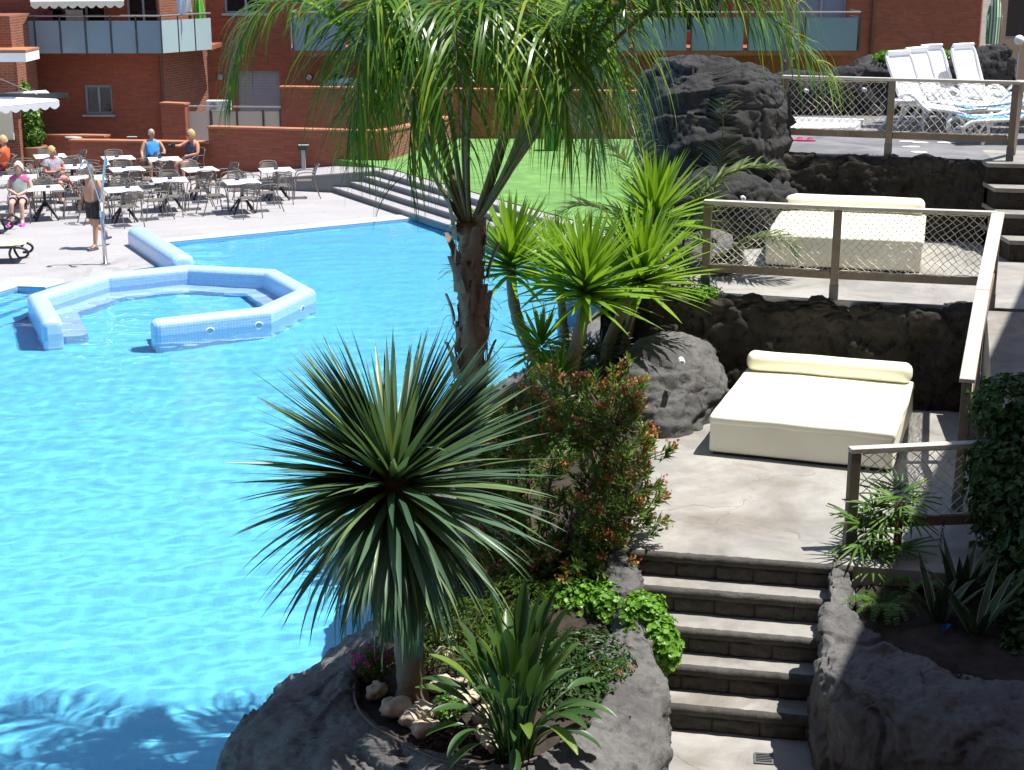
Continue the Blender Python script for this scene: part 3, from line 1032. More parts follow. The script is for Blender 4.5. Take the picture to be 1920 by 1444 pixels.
# ================================================================== BUILDINGS AND BRICK WALLS
def brick_wall(label, a, b, z0, za, zb, th=.28, mat='brick', cop=True):
    """wall between plan points a and b with tops za, zb; the front face is on the line"""
    a, b = V((a[0], a[1], 0)), V((b[0], b[1], 0))
    d = (b - a).normalized(); n = V((-d.y, d.x, 0))
    t = thing('brick_wall', label, 'wall', (0, 0, 0))
    vs = []
    for off in (0, th):
        vs += [a + n * off + V((0, 0, z0)), b + n * off + V((0, 0, z0)), b + n * off + V((0, 0, zb - .05)), a + n * off + V((0, 0, za - .05))]
    m = MB(); m.add(vs, [(0, 1, 2, 3), (5, 4, 7, 6), (1, 5, 6, 2), (4, 0, 3, 7), (3, 2, 6, 7), (0, 4, 5, 1)])
    m.build('wall', M[mat], t)
    if cop:
        m = MB()
        L = (b - a).length
        k = max(1, int(L / .5))
        vs = []
        aa, bb = a - d * .02, b + d * .02
        for off in (-.03, th + .03):
            vs += [aa + n * off + V((0, 0, za - .05)), bb + n * off + V((0, 0, zb - .05)), bb + n * off + V((0, 0, zb)), aa + n * off + V((0, 0, za))]
        m.add(vs, [(0, 1, 2, 3), (5, 4, 7, 6), (1, 5, 6, 2), (4, 0, 3, 7), (3, 2, 6, 7), (0, 4, 5, 1)])
        m.build('coping', M['terracotta'], t)
    return t
def wpx(label, pa, ya, pb, yb, z0, **kw):        # wall from top-edge pixels
    qa, qb = Q(*pa, ya), Q(*pb, yb)
    return brick_wall(label, (qa.x, ya), (qb.x, yb), z0, qa.z, qb.z, **kw)
wpx('low brick garden wall behind the seated couple', (130, 262), 43.4, (391, 266), 42.38, -.05)
wpx('raised brick wall with terracotta coping behind the two right bollard lamps', (390, 237), 42.4, (728, 246), 41.3, -.05)
wpx('sunlit slanting brick wall beside the green court', (728, 244), 41.32, (848, 218), 46.0, -.05, mat='brick_pale')
wpx('high brick wall behind the palm at the far side of the court', (525, 162), 46.2, (1300, 172), 46.0, .2)
wpx('short brick wall behind the leafy climber at far left', (30, 251), 45.4, (195, 254), 44.6, -.05)
wpx('brick pier beside the glass courtyard rail', (301, 192), 45.6, (346, 194), 45.4, -.05)
# courtyard balustrade of cream glass
cb = thing('glass_balustrade', 'cream frosted glass balustrade beside the grey roller door', 'balustrade')
YG = 45.6
xs_ = [(350, 396), (398, 444), (446, 493), (496, 525)]
for i, (x0, x1) in enumerate(xs_):
    a, b = Q(x0, 209, YG), Q(x1, 266 if i == 0 else 240, YG)
    MB().box(((a.x + b.x) / 2, YG, (a.z + b.z) / 2), (b.x - a.x, .02, a.z - b.z)).build('panel', M['frosted_cream'], cb)
    MB().box((b.x + .02, YG - .02, (a.z + b.z) / 2), (.04, .04, a.z - b.z + .1)).build('post', M['lamp_dark'], cb)
a, b = Q(347, 199, YG), Q(526, 201, YG)
MB().tube([a, b], .025, 8).build('handrail', M['rail_metal'], cb)

def facade(mb, x0, x1, z0, z1, y, th, holes):
    """upright wall facing the camera with rectangular openings (x0,x1,z0,z1)"""
    xs = sorted({x0, x1, *[h[0] for h in holes], *[h[1] for h in holes]})
    zs = sorted({z0, z1, *[h[2] for h in holes], *[h[3] for h in holes]})
    xs = [x for x in xs if x0 <= x <= x1]; zs = [z for z in zs if z0 <= z <= z1]
    ins = lambda x, z: any(h[0] < x < h[1] and h[2] < z < h[3] for h in holes)
    for i in range(len(xs) - 1):
        for j in range(len(zs) - 1):
            cx, cz = (xs[i] + xs[i + 1]) / 2, (zs[j] + zs[j + 1]) / 2
            if ins(cx, cz): continue
            mb.add([(xs[i], y, zs[j]), (xs[i + 1], y, zs[j]), (xs[i + 1], y, zs[j + 1]), (xs[i], y, zs[j + 1])], [(0, 1, 2, 3)])
    for h in holes:
        a, b, c, d = h
        mb.add([(a, y, c), (b, y, c), (b, y, d), (a, y, d), (a, y + th, c), (b, y + th, c), (b, y + th, d), (a, y + th, d)],
               [(0, 4, 5, 1), (1, 5, 6, 2), (2, 6, 7, 3), (3, 7, 4, 0)])
def hole_px(x0, y0, x1, y1, Y):
    a, b = Q(x0, y0, Y), Q(x1, y1, Y)
    return (a.x, b.x, b.z, a.z)
def window(parent, h, y, th, panes=2, sill=True, light=False):
    a, b, c, d = h
    f = MB()
    w = .06
    yy = y + th * .55
    f.box(((a + b) / 2, yy, c + w / 2), (b - a, .07, w)); f.box(((a + b) / 2, yy, d - w / 2), (b - a, .07, w))
    f.box((a + w / 2, yy, (c + d) / 2), (w, .068, d - c - 2 * w)); f.box((b - w / 2, yy, (c + d) / 2), (w, .068, d - c - 2 * w))
    for k in range(1, panes):
        f.box((a + (b - a) * k / panes, yy, (c + d) / 2), (w, .066, d - c - 2 * w))
    fr = f.build('window', M['frame'], parent)
    for k in range(panes):
        x0 = a + (b - a) * k / panes; x1 = a + (b - a) * (k + 1) / panes
        MB().box(((x0 + x1) / 2, yy + .02, (c + d) / 2), (x1 - x0 - w * .9, .012, d - c - w)).build('pane', M['frosted'] if light else M['pane'], fr)
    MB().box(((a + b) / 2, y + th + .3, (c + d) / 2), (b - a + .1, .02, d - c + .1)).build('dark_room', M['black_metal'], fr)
    if sill:
        MB().box(((a + b) / 2, y - .02, c - .035), (b - a + .14, .22, .06)).build('sill', M['frame'], fr)
    return fr

bd = thing('apartment_block', 'long red brick apartment block with frosted glass balconies', 'building')
YL, YM = 46.6, 49.2
xl = Q(304, 100, YL).x
hL = [hole_px(157, 160, 212, 214, YL), hole_px(32, 158, 60, 180, YL)]
door_h = [hole_px(78, -60, 200, 60, YL), hole_px(232, -60, 300, 60, YL)]
m = MB(); facade(m, -40, xl, -1, 9.5, YL, .25, hL + door_h)
m.build('wall', M['brick'], bd)
window(bd, hL[0], YL, .25, 2); window(bd, hL[1], YL, .25, 2)
window(bd, door_h[0], YL, .25, 3, False); window(bd, door_h[1], YL, .25, 2, False)
xm = Q(392, 100, YM).x
m = MB(); m.add([(xl, YL, -1), (xm, YM, -1), (xm, YM, 9.5), (xl, YL, 9.5)], [(0, 1, 2, 3)])
m.build('return_wall', M['brick_pale'], bd)
xr = Q(1838, 50, YM).x
hM = [hole_px(443, 133, 528, 250, YM), hole_px(563, -90, 640, 60, YM), hole_px(665, -90, 800, 60, YM), hole_px(1000, -90, 1130, 70, YM), hole_px(1190, -90, 1350, 60, YM), hole_px(1500, -90, 1585, 62, YM), hole_px(622, 134, 645, 158, YM), hole_px(417, -60, 500, 25, YM)]
m = MB(); facade(m, xm, xr, -1, 9.5, YM, .25, hM)
m.build('wall', M['brick'], bd)
a, b, c, d = hM[0]
rd = MB().box(((a + b) / 2, YM + .14, (c + d) / 2), (b - a, .03, d - c)).build('roller_door', M['roller'], bd)
m = MB()
for k in range(1, 22): m.box(((a + b) / 2, YM + .122, c + (d - c) * k / 22), (b - a - .02, .008, .012))
m.build('slat_joint', M['frame'], rd)
for h in hM[1:6]: window(bd, h, YM, .25, 2, False, light=(h in (hM[1], hM[5])))
window(bd, hM[6], YM, .25, 1, False); window(bd, hM[7], YM, .25, 2, True)
m = MB(); m.add([(xr, YM, -1), (xr + 1.2, YM + 4, -1), (xr + 1.2, YM + 4, 9.5), (xr, YM, 9.5)], [(0, 1, 2, 3)])
m.build('return_wall', M['brick_pale'], bd)
MB().prism([(-40, YL + .01), (xl, YL + .01), (xm, YM + .01), (xr, YM + .01), (xr + 1.1, YM + 4), (-40, YM + 4)], 9.5, 9.7).build('roof', M['terracotta'], bd)
# balconies
def balcony(parent, pts, zf, zt, zr, panels, mat, name='balcony'):
    """pts: plan polyline of the glass front; panels: number of panes per side"""
    slab = MB()
    bal = None
    for si, (a, b) in enumerate(zip(pts, pts[1:])):
        a, b = V((*a, 0)), V((*b, 0)); d = b - a; n = panels[si]
        for k in range(n):
            p, q = a + d * (k / n + .004), a + d * ((k + 1) / n - .004)
            mt = mat[si] if isinstance(mat, list) else mat
            o = MB().bar(p + V((0, 0, (zf + zt) / 2)), q + V((0, 0, (zf + zt) / 2)), .02, zt - zf).build('glass_panel', M[mt], parent)
            MB().bar(p + V((0, -.02, zf)), p + V((0, -.02, zr)), .035, .035).build('baluster', M['lamp_dark'], o)
        MB().tube([a + V((0, 0, zr)), b + V((0, 0, zr))], .028, 8).build('handrail', M['rail_metal'], parent)
YA = 45.6
x0, x1 = Q(20, 90, YA).x, Q(304, 90, YA).x
zf, zt, zr = Q(200, 100, YA).z, Q(200, 39, YA).z, Q(200, 30, YA).z
x2 = Q(398, 90, 47.4).x
MB().prism([(x0, YA + .03), (x1, YA + .03), (x2, 47.4), (x2, 49), (x0, 47.0)], zf - .02, zf + .10).build('balcony_slab', M['brick'], bd)
balcony(bd, [(x0, YA), (x1, YA), (x2, 47.35)], zf, zt, zr, [6, 3], ['frosted', 'frosted_light'])
YC = 47.6
x0, x1 = Q(546, 90, YC).x, Q(1610, 90, YC).x
zf, zt, zr = Q(900, 95, YC).z, Q(900, 33, YC).z, Q(900, 23, YC).z
MB().prism([(x0, YC + .03), (x1, YC + .03), (x1, 49.1), (x0, 49.1)], zf - .14, zf + .08).build('balcony_slab', M['brick'], bd)
balcony(bd, [(x0, 49.1), (x0, YC), (x1, YC), (x1, 49.1)], zf, zt, zr, [1, 10, 1], 'frosted')
# awning over the left balcony
aw = thing('awning', 'cream scalloped awning over the upper left balcony', 'awning')
a, b = Q(57, 3, 45.2), Q(232, 1, 45.2)
g0, n = [], 60
def valance(mb, a, b, drop, n_sc, thick=.01):
    top, bot = [], []
    n = n_sc * 8
    for i in range(n + 1):
        p = a.lerp(b, i / n)
        s = abs(math.sin(math.pi * i / 8))
        top.append(p); bot.append(p - V((0, 0, drop * (.6 + .4 * s))))
    mb.grid([bot, top])
m = MB(); valance(m, a, b, .20, 10); m.build('valance', M['awning'], aw)
m = MB(); m.grid([[a, b], [a + V((0, 1.4, .55)), b + V((0, 1.4, .55))]]); m.build('canopy', M['awning'], aw)
MB().tube([a, b], .03, 8).build('front_bar', M['awning_white'], aw)
# air conditioner and wall lamps
ac = thing('air_conditioner', 'white air-conditioning unit behind the glass courtyard rail', 'air conditioner')
q = Q(408, 199, 46.4)
MB().box((q.x, 46.6, q.z), (.70, .3, .30)).build('housing', M['ac'], ac, bevel=.02)
m = MB(); m.lathe((0, 0, 0), [(.12, 0), (.12, .01)], 20)
fo = m.build('fan_grille', M['frame'], ac); fo.location = (q.x - .13, 46.445, q.z); fo.rotation_euler = (R(90), 0, 0)
for px, py, lb in ((413, 144, 'small grey bulkhead lamp left of the roller door'), (580, 145, 'small grey bulkhead lamp right of the roller door')):
    q = Q(px, py, YM)
    w = thing('wall_lamp', lb, 'lamp', (q.x, YM - .02, q.z), 0, 'bulkhead lamps on the brick facade')
    m = MB(); m.lathe((0, 0, 0), [(.095, 0), (.095, .03), (.06, .09), (.0, .10)], 14)
    o = m.build('cover', M['lamp_grey'], w, True); o.rotation_euler = (R(90), 0, 0)
    MB().box((0, -.01, 0), (.23, .02, .14)).build('back_plate', M['lamp_dark'], w)
# pale glass screen above the court wall
gsn = thing('glass_screen', 'pale glass screen rising above the high brick wall', 'balustrade')
pp = [(604, 160, 152), (630, 160, 149), (655, 160, 146), (705, 160, 148)]
for (xa, yb_, ya), (xb, _, yb2) in zip(pp, pp[1:]):
    q0, q1 = Q(xa, 168, 46.8), Q(xb - 2, 168, 46.8)
    t0, t1 = Q(xa, ya, 46.8), Q(xb - 2, yb2, 46.8)
    m = MB(); m.add([q0, q1, t1, t0] + [p + V((0, .02, 0)) for p in (q0, q1, t1, t0)], [(0, 1, 2, 3), (7, 6, 5, 4), (3, 2, 6, 7), (1, 5, 6, 2), (0, 3, 7, 4)])
    m.build('panel', M['frosted_light'], gsn)

# small brick bar building at far left with awning
bb = thing('bar_building', 'small brick bar building with white awning at the left edge', 'building')
xb_ = Q(36, 250, 44.2).x
MB().prism([(-24, 44.2), (xb_, 44.2), (xb_ + .1, 46.0), (-24, 46.0)], -.05, Q(20, 30, 44.2).z).build('wall', M['brick_pale'], bb)
q = Q(49, 100, 43.2); q2 = Q(0, 118, 43.2)
MB().box((q.x - 3, 43.8, q.z + .06), (6, 1.3, .06)).build('roof_edge', M['terracotta'], bb)
MB().box((q.x - 3, 43.8, (q.z + q2.z) / 2 + .02), (5.98, 1.26, .24)).build('fascia', M['awning_white'], bb)
a, b = Q(-60, 200, 44.15), Q(27, 262, 44.15)
MB().box(((a.x + b.x) / 2, 44.15, (a.z + b.z) / 2), (b.x - a.x, .06, a.z - b.z)).build('board', M['awning'], bb)
MB().bar(Q(-60, 266, 44.1), Q(28, 264, 44.1), .05, .05).build('board_frame', M['lamp_dark'], bb)
aw = thing('awning', 'white scalloped awning of the bar at far left', 'awning')
a, b = Q(-150, 214, 41.6), Q(111, 190, 43.2)
m = MB(); valance(m, a, b, .2, 14); m.build('valance', M['awning_white'], aw)
m = MB(); m.grid([[a + V((0, 0, .01)), b + V((0, 0, .01))], [a + V((-.6, 1.6, .25)), b + V((-.6, .9, .22))]]); m.build('canopy', M['awning_white'], aw)
MB().bar(Q(-40, 180, 43.4), Q(127, 179, 43.4), .08, .13).build('arm', M['lamp_dark'], aw)
MB().tube([Q(-30, 135, 43.5), Q(70, 177, 43.3)], .012, 5).build('stay', M['lamp_grey'], aw)

# cream building, globe lamp, folded parasol beyond the top right corner
cr = thing('cream_building', 'cream rendered building at the top right corner', 'building')
q0, q1 = Q(1868, 0, 53).x, Q(2100, 0, 53).x
hw_ = [hole_px(1893, -40, 1980, 72, 53)]
m = MB(); facade(m, q0, q1, -1, 9, 53, .3, hw_); m.build('wall', M['cream_wall'], cr)
window(cr, hw_[0], 53, .3, 1, False)
gl = Q(1911, 75, 27.5)
lp = thing('globe_lamp', 'white globe lamp on a thin grey post at the right edge', 'lamp', (gl.x, 27.5, 0))
m = MB(); m.lathe((0, 0, gl.z), [(.0, -.085), (.05, -.07), (.08, -.03), (.085, .0), (.08, .035), (.05, .07), (.0, .085)], 16); m.build('globe', M['white_plastic'], lp, True)
MB().tube([(0, 0, 2), (0, 0, gl.z - .09)], .016, 8).build('post', M['lamp_grey'], lp)
ps = thing('folded_parasol', 'folded green and white parasol against the cream building', 'parasol', (Q(1863, 50, 30).x, 30, 0))
zt, zb = Q(1863, -20, 30).z, Q(1863, 83, 30).z
m = MB(); n = 12
g = [[V(((r_ * (1 + .25 * (k % 2))) * math.cos(2 * math.pi * k / n), (r_ * (1 + .25 * (k % 2))) * math.sin(2 * math.pi * k / n), z)) for k in range(n)] for r_, z in ((.02, zt), (.09, zt - .3), (.12, (zt + zb) / 2), (.10, zb))]
m.grid(g, True); m.build('canopy', stripe_mat('green_white_stripe', (.08, .22, .07), (.65, .68, .58), 6, 'X'), ps)
MB().tube([(0, 0, 2), (0, 0, zt + .1)], .02, 8).build('pole', M['lamp_grey'], ps)
# green bin at the court
q = P(1033, 282, .625)
bn_ = thing('litter_bin', 'green litter bin against the far wall of the green court', 'bin', q)
m = MB(); m.lathe((0, 0, 0), [(.16, 0), (.19, .05), (.2, .62), (.21, .64), (.21, .68)], 16); m.build('body', M['green_bin'], bn_, True)
m = MB(); m.lathe((0, 0, .682), [(.215, 0), (.2, .06), (.12, .11), (0, .12)], 16); m.build('lid', M['lamp_dark'], bn_, True)

# balcony clutter and downpipes
for px, lb in ((298, 'brown downpipe at the corner of the left facade'), (1635, 'brown downpipe beside the long balcony')):
    yy = YL - .07 if px < 400 else YM - .07
    q = Q(px, 60, yy)
    t = thing('downpipe', lb, 'pipe', (q.x, yy, 0), 0, 'downpipes on the brick facade')
    MB().tube([(0, 0, 0), (0, 0, 9.4)], .045, 8).build('pipe', plain('pipe_brown', (.11, .05, .035), .5, .1), t, True)
    for z in (1.5, 3.2, 5.0): MB().box((0, .02, z), (.13, .10, .04)).build('bracket', M['lamp_dark'], t)
q = Q(374, 40, 48.2)
t = thing('folded_parasol', 'folded bright green parasol on the left balcony', 'parasol', (q.x, 48.2, 0))
zb_, zt_ = Q(374, 40, 48.2).z, Q(374, -20, 48.2).z
m = MB(); n = 14
m.grid([[V((r_ * (1 + .3 * (k % 2)) * math.cos(2 * math.pi * k / n), r_ * (1 + .3 * (k % 2)) * math.sin(2 * math.pi * k / n), z)) for k in range(n)] for r_, z in ((.02, zt_), (.10, zt_ - .3), (.14, zb_ + .2), (.12, zb_))], True)
m.build('canopy', plain('green_parasol', (.10, .42, .04), .8, .1), t)
MB().tube([(0, 0, zb_ - .8), (0, 0, zt_)], .018, 6).build('pole', M['lamp_grey'], t)
ld = plain('pale_laundry', (.62, .68, .75), .9, .1)
for k, (px, w_, h_, c_, lb) in enumerate(((340, .28, .55, (.55, .62, .72), 'pale blue shirt hanging on the left balcony'), (352, .22, .42, (.70, .70, .68), 'white shirt hanging on the left balcony'), (140, .5, .34, (.62, .60, .60), 'white cloth over a chair on the left balcony'), (85, .45, .3, (.32, .04, .05), 'red cushion on the left balcony'))):
    q = Q(px, 8 if k < 2 else 30, 46.3)
    m = MB(); g = []
    for j in range(7):
        g.append([V((q.x - w_ / 2 + w_ * i / 6, 46.3 + .03 * math.sin(i * 1.7 + j * .4), q.z + h_ * (.5 - j / 6))) for i in range(7)])
    m.grid(g); o = m.build('cloth', plain('balcony_cloth_%d' % k, c_, .9, .12), None, True)
    tag(o, lb, 'cloth', 'cloths on the left balcony')
# curtains behind the long balcony
for k, px in enumerate((600, 730, 1060, 1270, 1545)):
    q = Q(px, 10, YM + .2)
    m = MB(); rows = []
    for z in (q.z - 1.3, q.z + 1.3): rows.append([V((q.x - .6 + 1.2 * i / 40, YM + .30 + .05 * math.sin(i * 1.1), z)) for i in range(41)])
    m.grid(rows); m.build('curtain', plain('curtain_%d' % k, (.42, .44, .46) if k % 2 else (.30, .36, .44), .9, .1), bd, True)
# ================================================================== FENCES, DAYBEDS, LOUNGERS
def net_mesh(a, b, za0, za1, zb0, zb1, cell, seed, r=.0042):
    """knotted diamond net between two uprights a and b (plan points)"""
    a, b = V((a[0], a[1], 0)), V((b[0], b[1], 0))
    L = (b - a).length
    H = max(za1 - za0, zb1 - zb0)
    nu, nv = max(2, round(L / cell) * 2), max(2, round(H / cell) * 2)
    rr = random.Random(seed)
    d = (b - a).normalized(); n = V((-d.y, d.x, 0))
    def pt(i, j):
        u, v = i / nu, j / nv
        z = (za0 + (zb0 - za0) * u) * (1 - v) + (za1 + (zb1 - za1) * u) * v
        edge = min(u, 1 - u) * L
        sag = .018 * math.sin(math.pi * v) * math.sin(u * 9 + seed)
        sx = .022 * math.sin(j * .9 + seed * 2) * (1 if edge > .02 else 0) + .03 * math.sin(math.pi * v) * (.5 - u)
        pr = random.Random(i * 131 + j * 17 + seed)
        return a + (b - a) * u + d * (sx * .5 + pr.uniform(-.008, .008)) + n * (sag + .01 * pr.uniform(-1, 1)) + V((0, 0, z + pr.uniform(-.006, .006) + .02 * math.sin(u * 7 + seed) * math.sin(math.pi * v)))
    mb = MB()
    for j in range(nv):
        for i in range(nu):
            if (i + j) % 2 == 0:
                mb.tube([pt(i, j), pt(i + 1, j + 1)], r, 3, False)
            else:
                mb.tube([pt(i, j + 1), pt(i + 1, j)], r, 3, False)
    for (j) in (0, nv):
        mb.tube([pt(i, j) for i in range(nu + 1)], r * 1.3, 3, False)
    return mb

def fence(name, label, posts, h_rail, cell=.085, low=.27, pale_top=False, seed=1, top_w=.09):
    """posts: (x, y, z_base, z_top); timber posts, top rail, bottom rail and a net per bay"""
    t = thing(name, label, 'fence', (0, 0, 0))
    for i, (x, y, z0, z1) in enumerate(posts):
        p, q = posts[max(0, i - 1)], posts[min(len(posts) - 1, i + 1)]
        rz = math.atan2(q[1] - p[1], q[0] - p[0])
        po = MB().box((x, y, (z0 + .16 + z1 - .0225) / 2), (.085, .085, z1 - .045 - z0 - .14), rz).build('post', M['wood'], t, bevel=.004, seg=1)
        MB().box((x, y, z0 + .08), (.094, .094, .17), rz).build('shoe', M['metal_shoe'], po)
    for i, (p, q) in enumerate(zip(posts, posts[1:])):
        a, b = V(p[:3]), V(q[:3])
        d = V((b.x - a.x, b.y - a.y, 0)).normalized()
        ta, tb = V((p[0], p[1], p[3])), V((q[0], q[1], q[3]))
        ext = d * .045
        tr = MB().bar(ta - (ext if i == 0 else -d * .002) - V((0, 0, .0)), tb + (ext if i == len(posts) - 2 else -d * .002), top_w, .042)
        tr.build('top_rail', M['wood_pale'], t, bevel=.004, seg=1)
        la, lb = V((p[0], p[1], p[2] + low)), V((q[0], q[1], q[2] + low))
        MB().bar(la + d * .046, lb - d * .046, .045, .085).build('bottom_rail', M['wood'], t, bevel=.003, seg=1)
        net_mesh((p[0] + d.x * .06, p[1] + d.y * .06), (q[0] - d.x * .06, q[1] - d.y * .06), p[2] + low + .05, p[3] - .035, q[2] + low + .05, q[3] - .035, cell, seed + i).build('net', M['net'], t)
    return t

def fp(px, py, h, top): p = P(px, py, h); return (p.x, p.y, h, h + top)
nb2 = V((-e2.y, e2.x, 0)) * .07
# middle terrace
a = P(1321, 549, T2) + nb2; m_ = P(1562, 564, T2) + nb2; c = P(1848, 578, T2) + nb2
fence('rope_net_fence', 'timber fence with white rope net in front of the upper cream daybed', [(a.x, a.y, T2, T2 + 1.0), (m_.x, m_.y, T2, T2 + 1.0), (c.x, c.y, T2, T2 + 1.0)], 1.0, seed=3)
# ramp side rail
fence('rope_net_fence', 'pale-railed timber fence with rope net sloping down beside the ramp', [(c.x + .03, c.y - .07, T2, T2 + 1.0), (4.43, 14.5, 2.0, 2.96), (3.95, 13.15, 1.30, 2.47)], 1.0, seed=7, top_w=.13, low=.35)
# upper terrace
nb3 = V((-e3.y, e3.x, 0)) * .07
a = P(1465, 286, T3) + nb3; m_ = P(1664, 294, T3) + nb3; c = P(1893, 303, T3) + nb3
fence('rope_net_fence', 'timber fence with rope net along the top terrace in front of the white loungers', [(a.x, a.y, T3, T3 + .98), (m_.x, m_.y, T3, T3 + .98), (c.x, c.y, T3, T3 + .98)], 1.0, seed=11, cell=.10)
sp = thing('stair_post', 'tall timber post and pale handrail at the foot of the upper stairs', 'fence')
q = P(1884, 432, T2 + .04)
MB().box((q.x, q.y, (T2 + 3.4) / 2 + .02), (.10, .10, 3.4 - T2)).build('post', M['wood'], sp, bevel=.004, seg=1)
MB().bar((q.x, q.y, 3.43), (c.x + .06, c.y, T3 + 1.0), .10, .05).build('handrail', M['wood_pale'], sp, bevel=.004, seg=1)
# lower terrace
a = P(1592, 1028, T1)
fence('rope_net_fence', 'timber fence with loose rope net at the right of the lower terrace', [(a.x, a.y, T1, T1 + .86), (a.x + 1.45, a.y + .16, T1, T1 + .88)], .9, seed=15, cell=.10, low=.22)
# chain hanging in the lower fence
ch = thing('chain', 'short hanging metal chain under the lower terrace fence', 'chain')
q0, q1 = P(1772, 940, T1), P(1766, 1030, T1)
c0 = V((a.x + .78, a.y + .03, T1 + .22))
for k in range(10):
    m = MB(); z = c0 - V((.0 + .002 * k, .0, 0.024 * k))
    torus(m, z, (1, 0, 0) if k % 2 else (0, 1, 0), .012, .003, 8, 4)
    m.build('link', M['black_metal'], ch, True)

# ---------------------------------------------------------------- daybeds
def rounded_box(name, d, bevel, seg, mat, parent=None, puff=0.0, sub=10, wob=0.0, seed=0):
    bm = bmesh.new()
    bmesh.ops.create_cube(bm, size=1.0)
    for v in bm.verts: v.co = V((v.co.x * d[0], v.co.y * d[1], v.co.z * d[2]))
    bmesh.ops.bevel(bm, geom=bm.edges[:], offset=bevel, segments=seg, affect='EDGES', profile=.5)
    if puff or wob:
        big = [e for e in bm.edges if e.calc_length() > .25]
        bmesh.ops.subdivide_edges(bm, edges=big, cuts=sub, use_grid_fill=True)
        for v in bm.verts:
            u, w = v.co.x / d[0] * 2, v.co.y / d[1] * 2
            if v.co.z > 0: v.co.z += puff * max(0, 1 - u ** 4) * max(0, 1 - w ** 4)
            nz = noise.noise(v.co * 2.2 + V((seed, 0, 0)))
            v.co += V((nz, noise.noise(v.co * 2.6 + V((0, seed, 5))), .6 * noise.noise(v.co * 2.4 + V((9, 0, seed))))) * wob
    for f in bm.faces: f.smooth = True
    me = bpy.data.meshes.new(name); bm.to_mesh(me); bm.free()
    me.materials.append(mat)
    return link(name, me, parent)
def daybed(label, fl, fr, h, depth, seed, bl_label):
    fl, fr = V((fl.x, fl.y, 0)), V((fr.x, fr.y, 0))
    d = (fr - fl); W = d.length; d.normalize(); n = V((-d.y, d.x, 0))
    rz = math.atan2(d.y, d.x)
    c = (fl + fr) / 2 + n * depth / 2
    t = thing('daybed', label, 'daybed', (c.x, c.y, h), rz)
    HH = .36
    o = rounded_box('mattress', (W, depth, HH - .03), .03, 4, M['vinyl'], t, 0, 12, .012, seed); o.location = (0, 0, HH / 2 + .015)
    # top cover with a wavy front hem
    me = MB(); g = []
    nu = 48
    for side in range(4):
        pass
    o = rounded_box('top_cover', (W + .014, depth + .014, .09), .034, 5, M['vinyl'], t, .022, 14, .012, seed + 3); o.location = (0, 0, HH + .0)
    for v in o.data.vertices:
        if v.co.z < -.03: v.co.z += .022 * noise.noise(V((v.co.x * 3.3, v.co.y * 3.3, seed)))
    MB().box((0, 0, .012), (W - .08, depth - .08, .024)).build('plinth', M['black_metal'], t)
    cb_ = c + n * (depth / 2 - .11) + V((0, 0, 0))
    o = rounded_box('bolster_cushion', (W * .98, .22, .205), .085, 7, M['vinyl'], None, 0, 14, .010, seed + 5)
    o.location = (cb_.x, cb_.y, h + HH + .155); o.rotation_euler = (0, 0, rz)
    tag(o, bl_label, 'cushion', 'bolsters on the daybeds')
daybed('big square cream vinyl daybed on the lower terrace', P(1328, 852, T1), P(1673, 888, T1), T1, 1.92, 1, 'long cream bolster lying along the back of the lower daybed')
daybed('square cream vinyl daybed behind the rope net on the middle terrace', P(1434, 501, T2), P(1727, 516, T2), T2, 1.92, 7, 'long cream bolster lying along the back of the upper daybed')

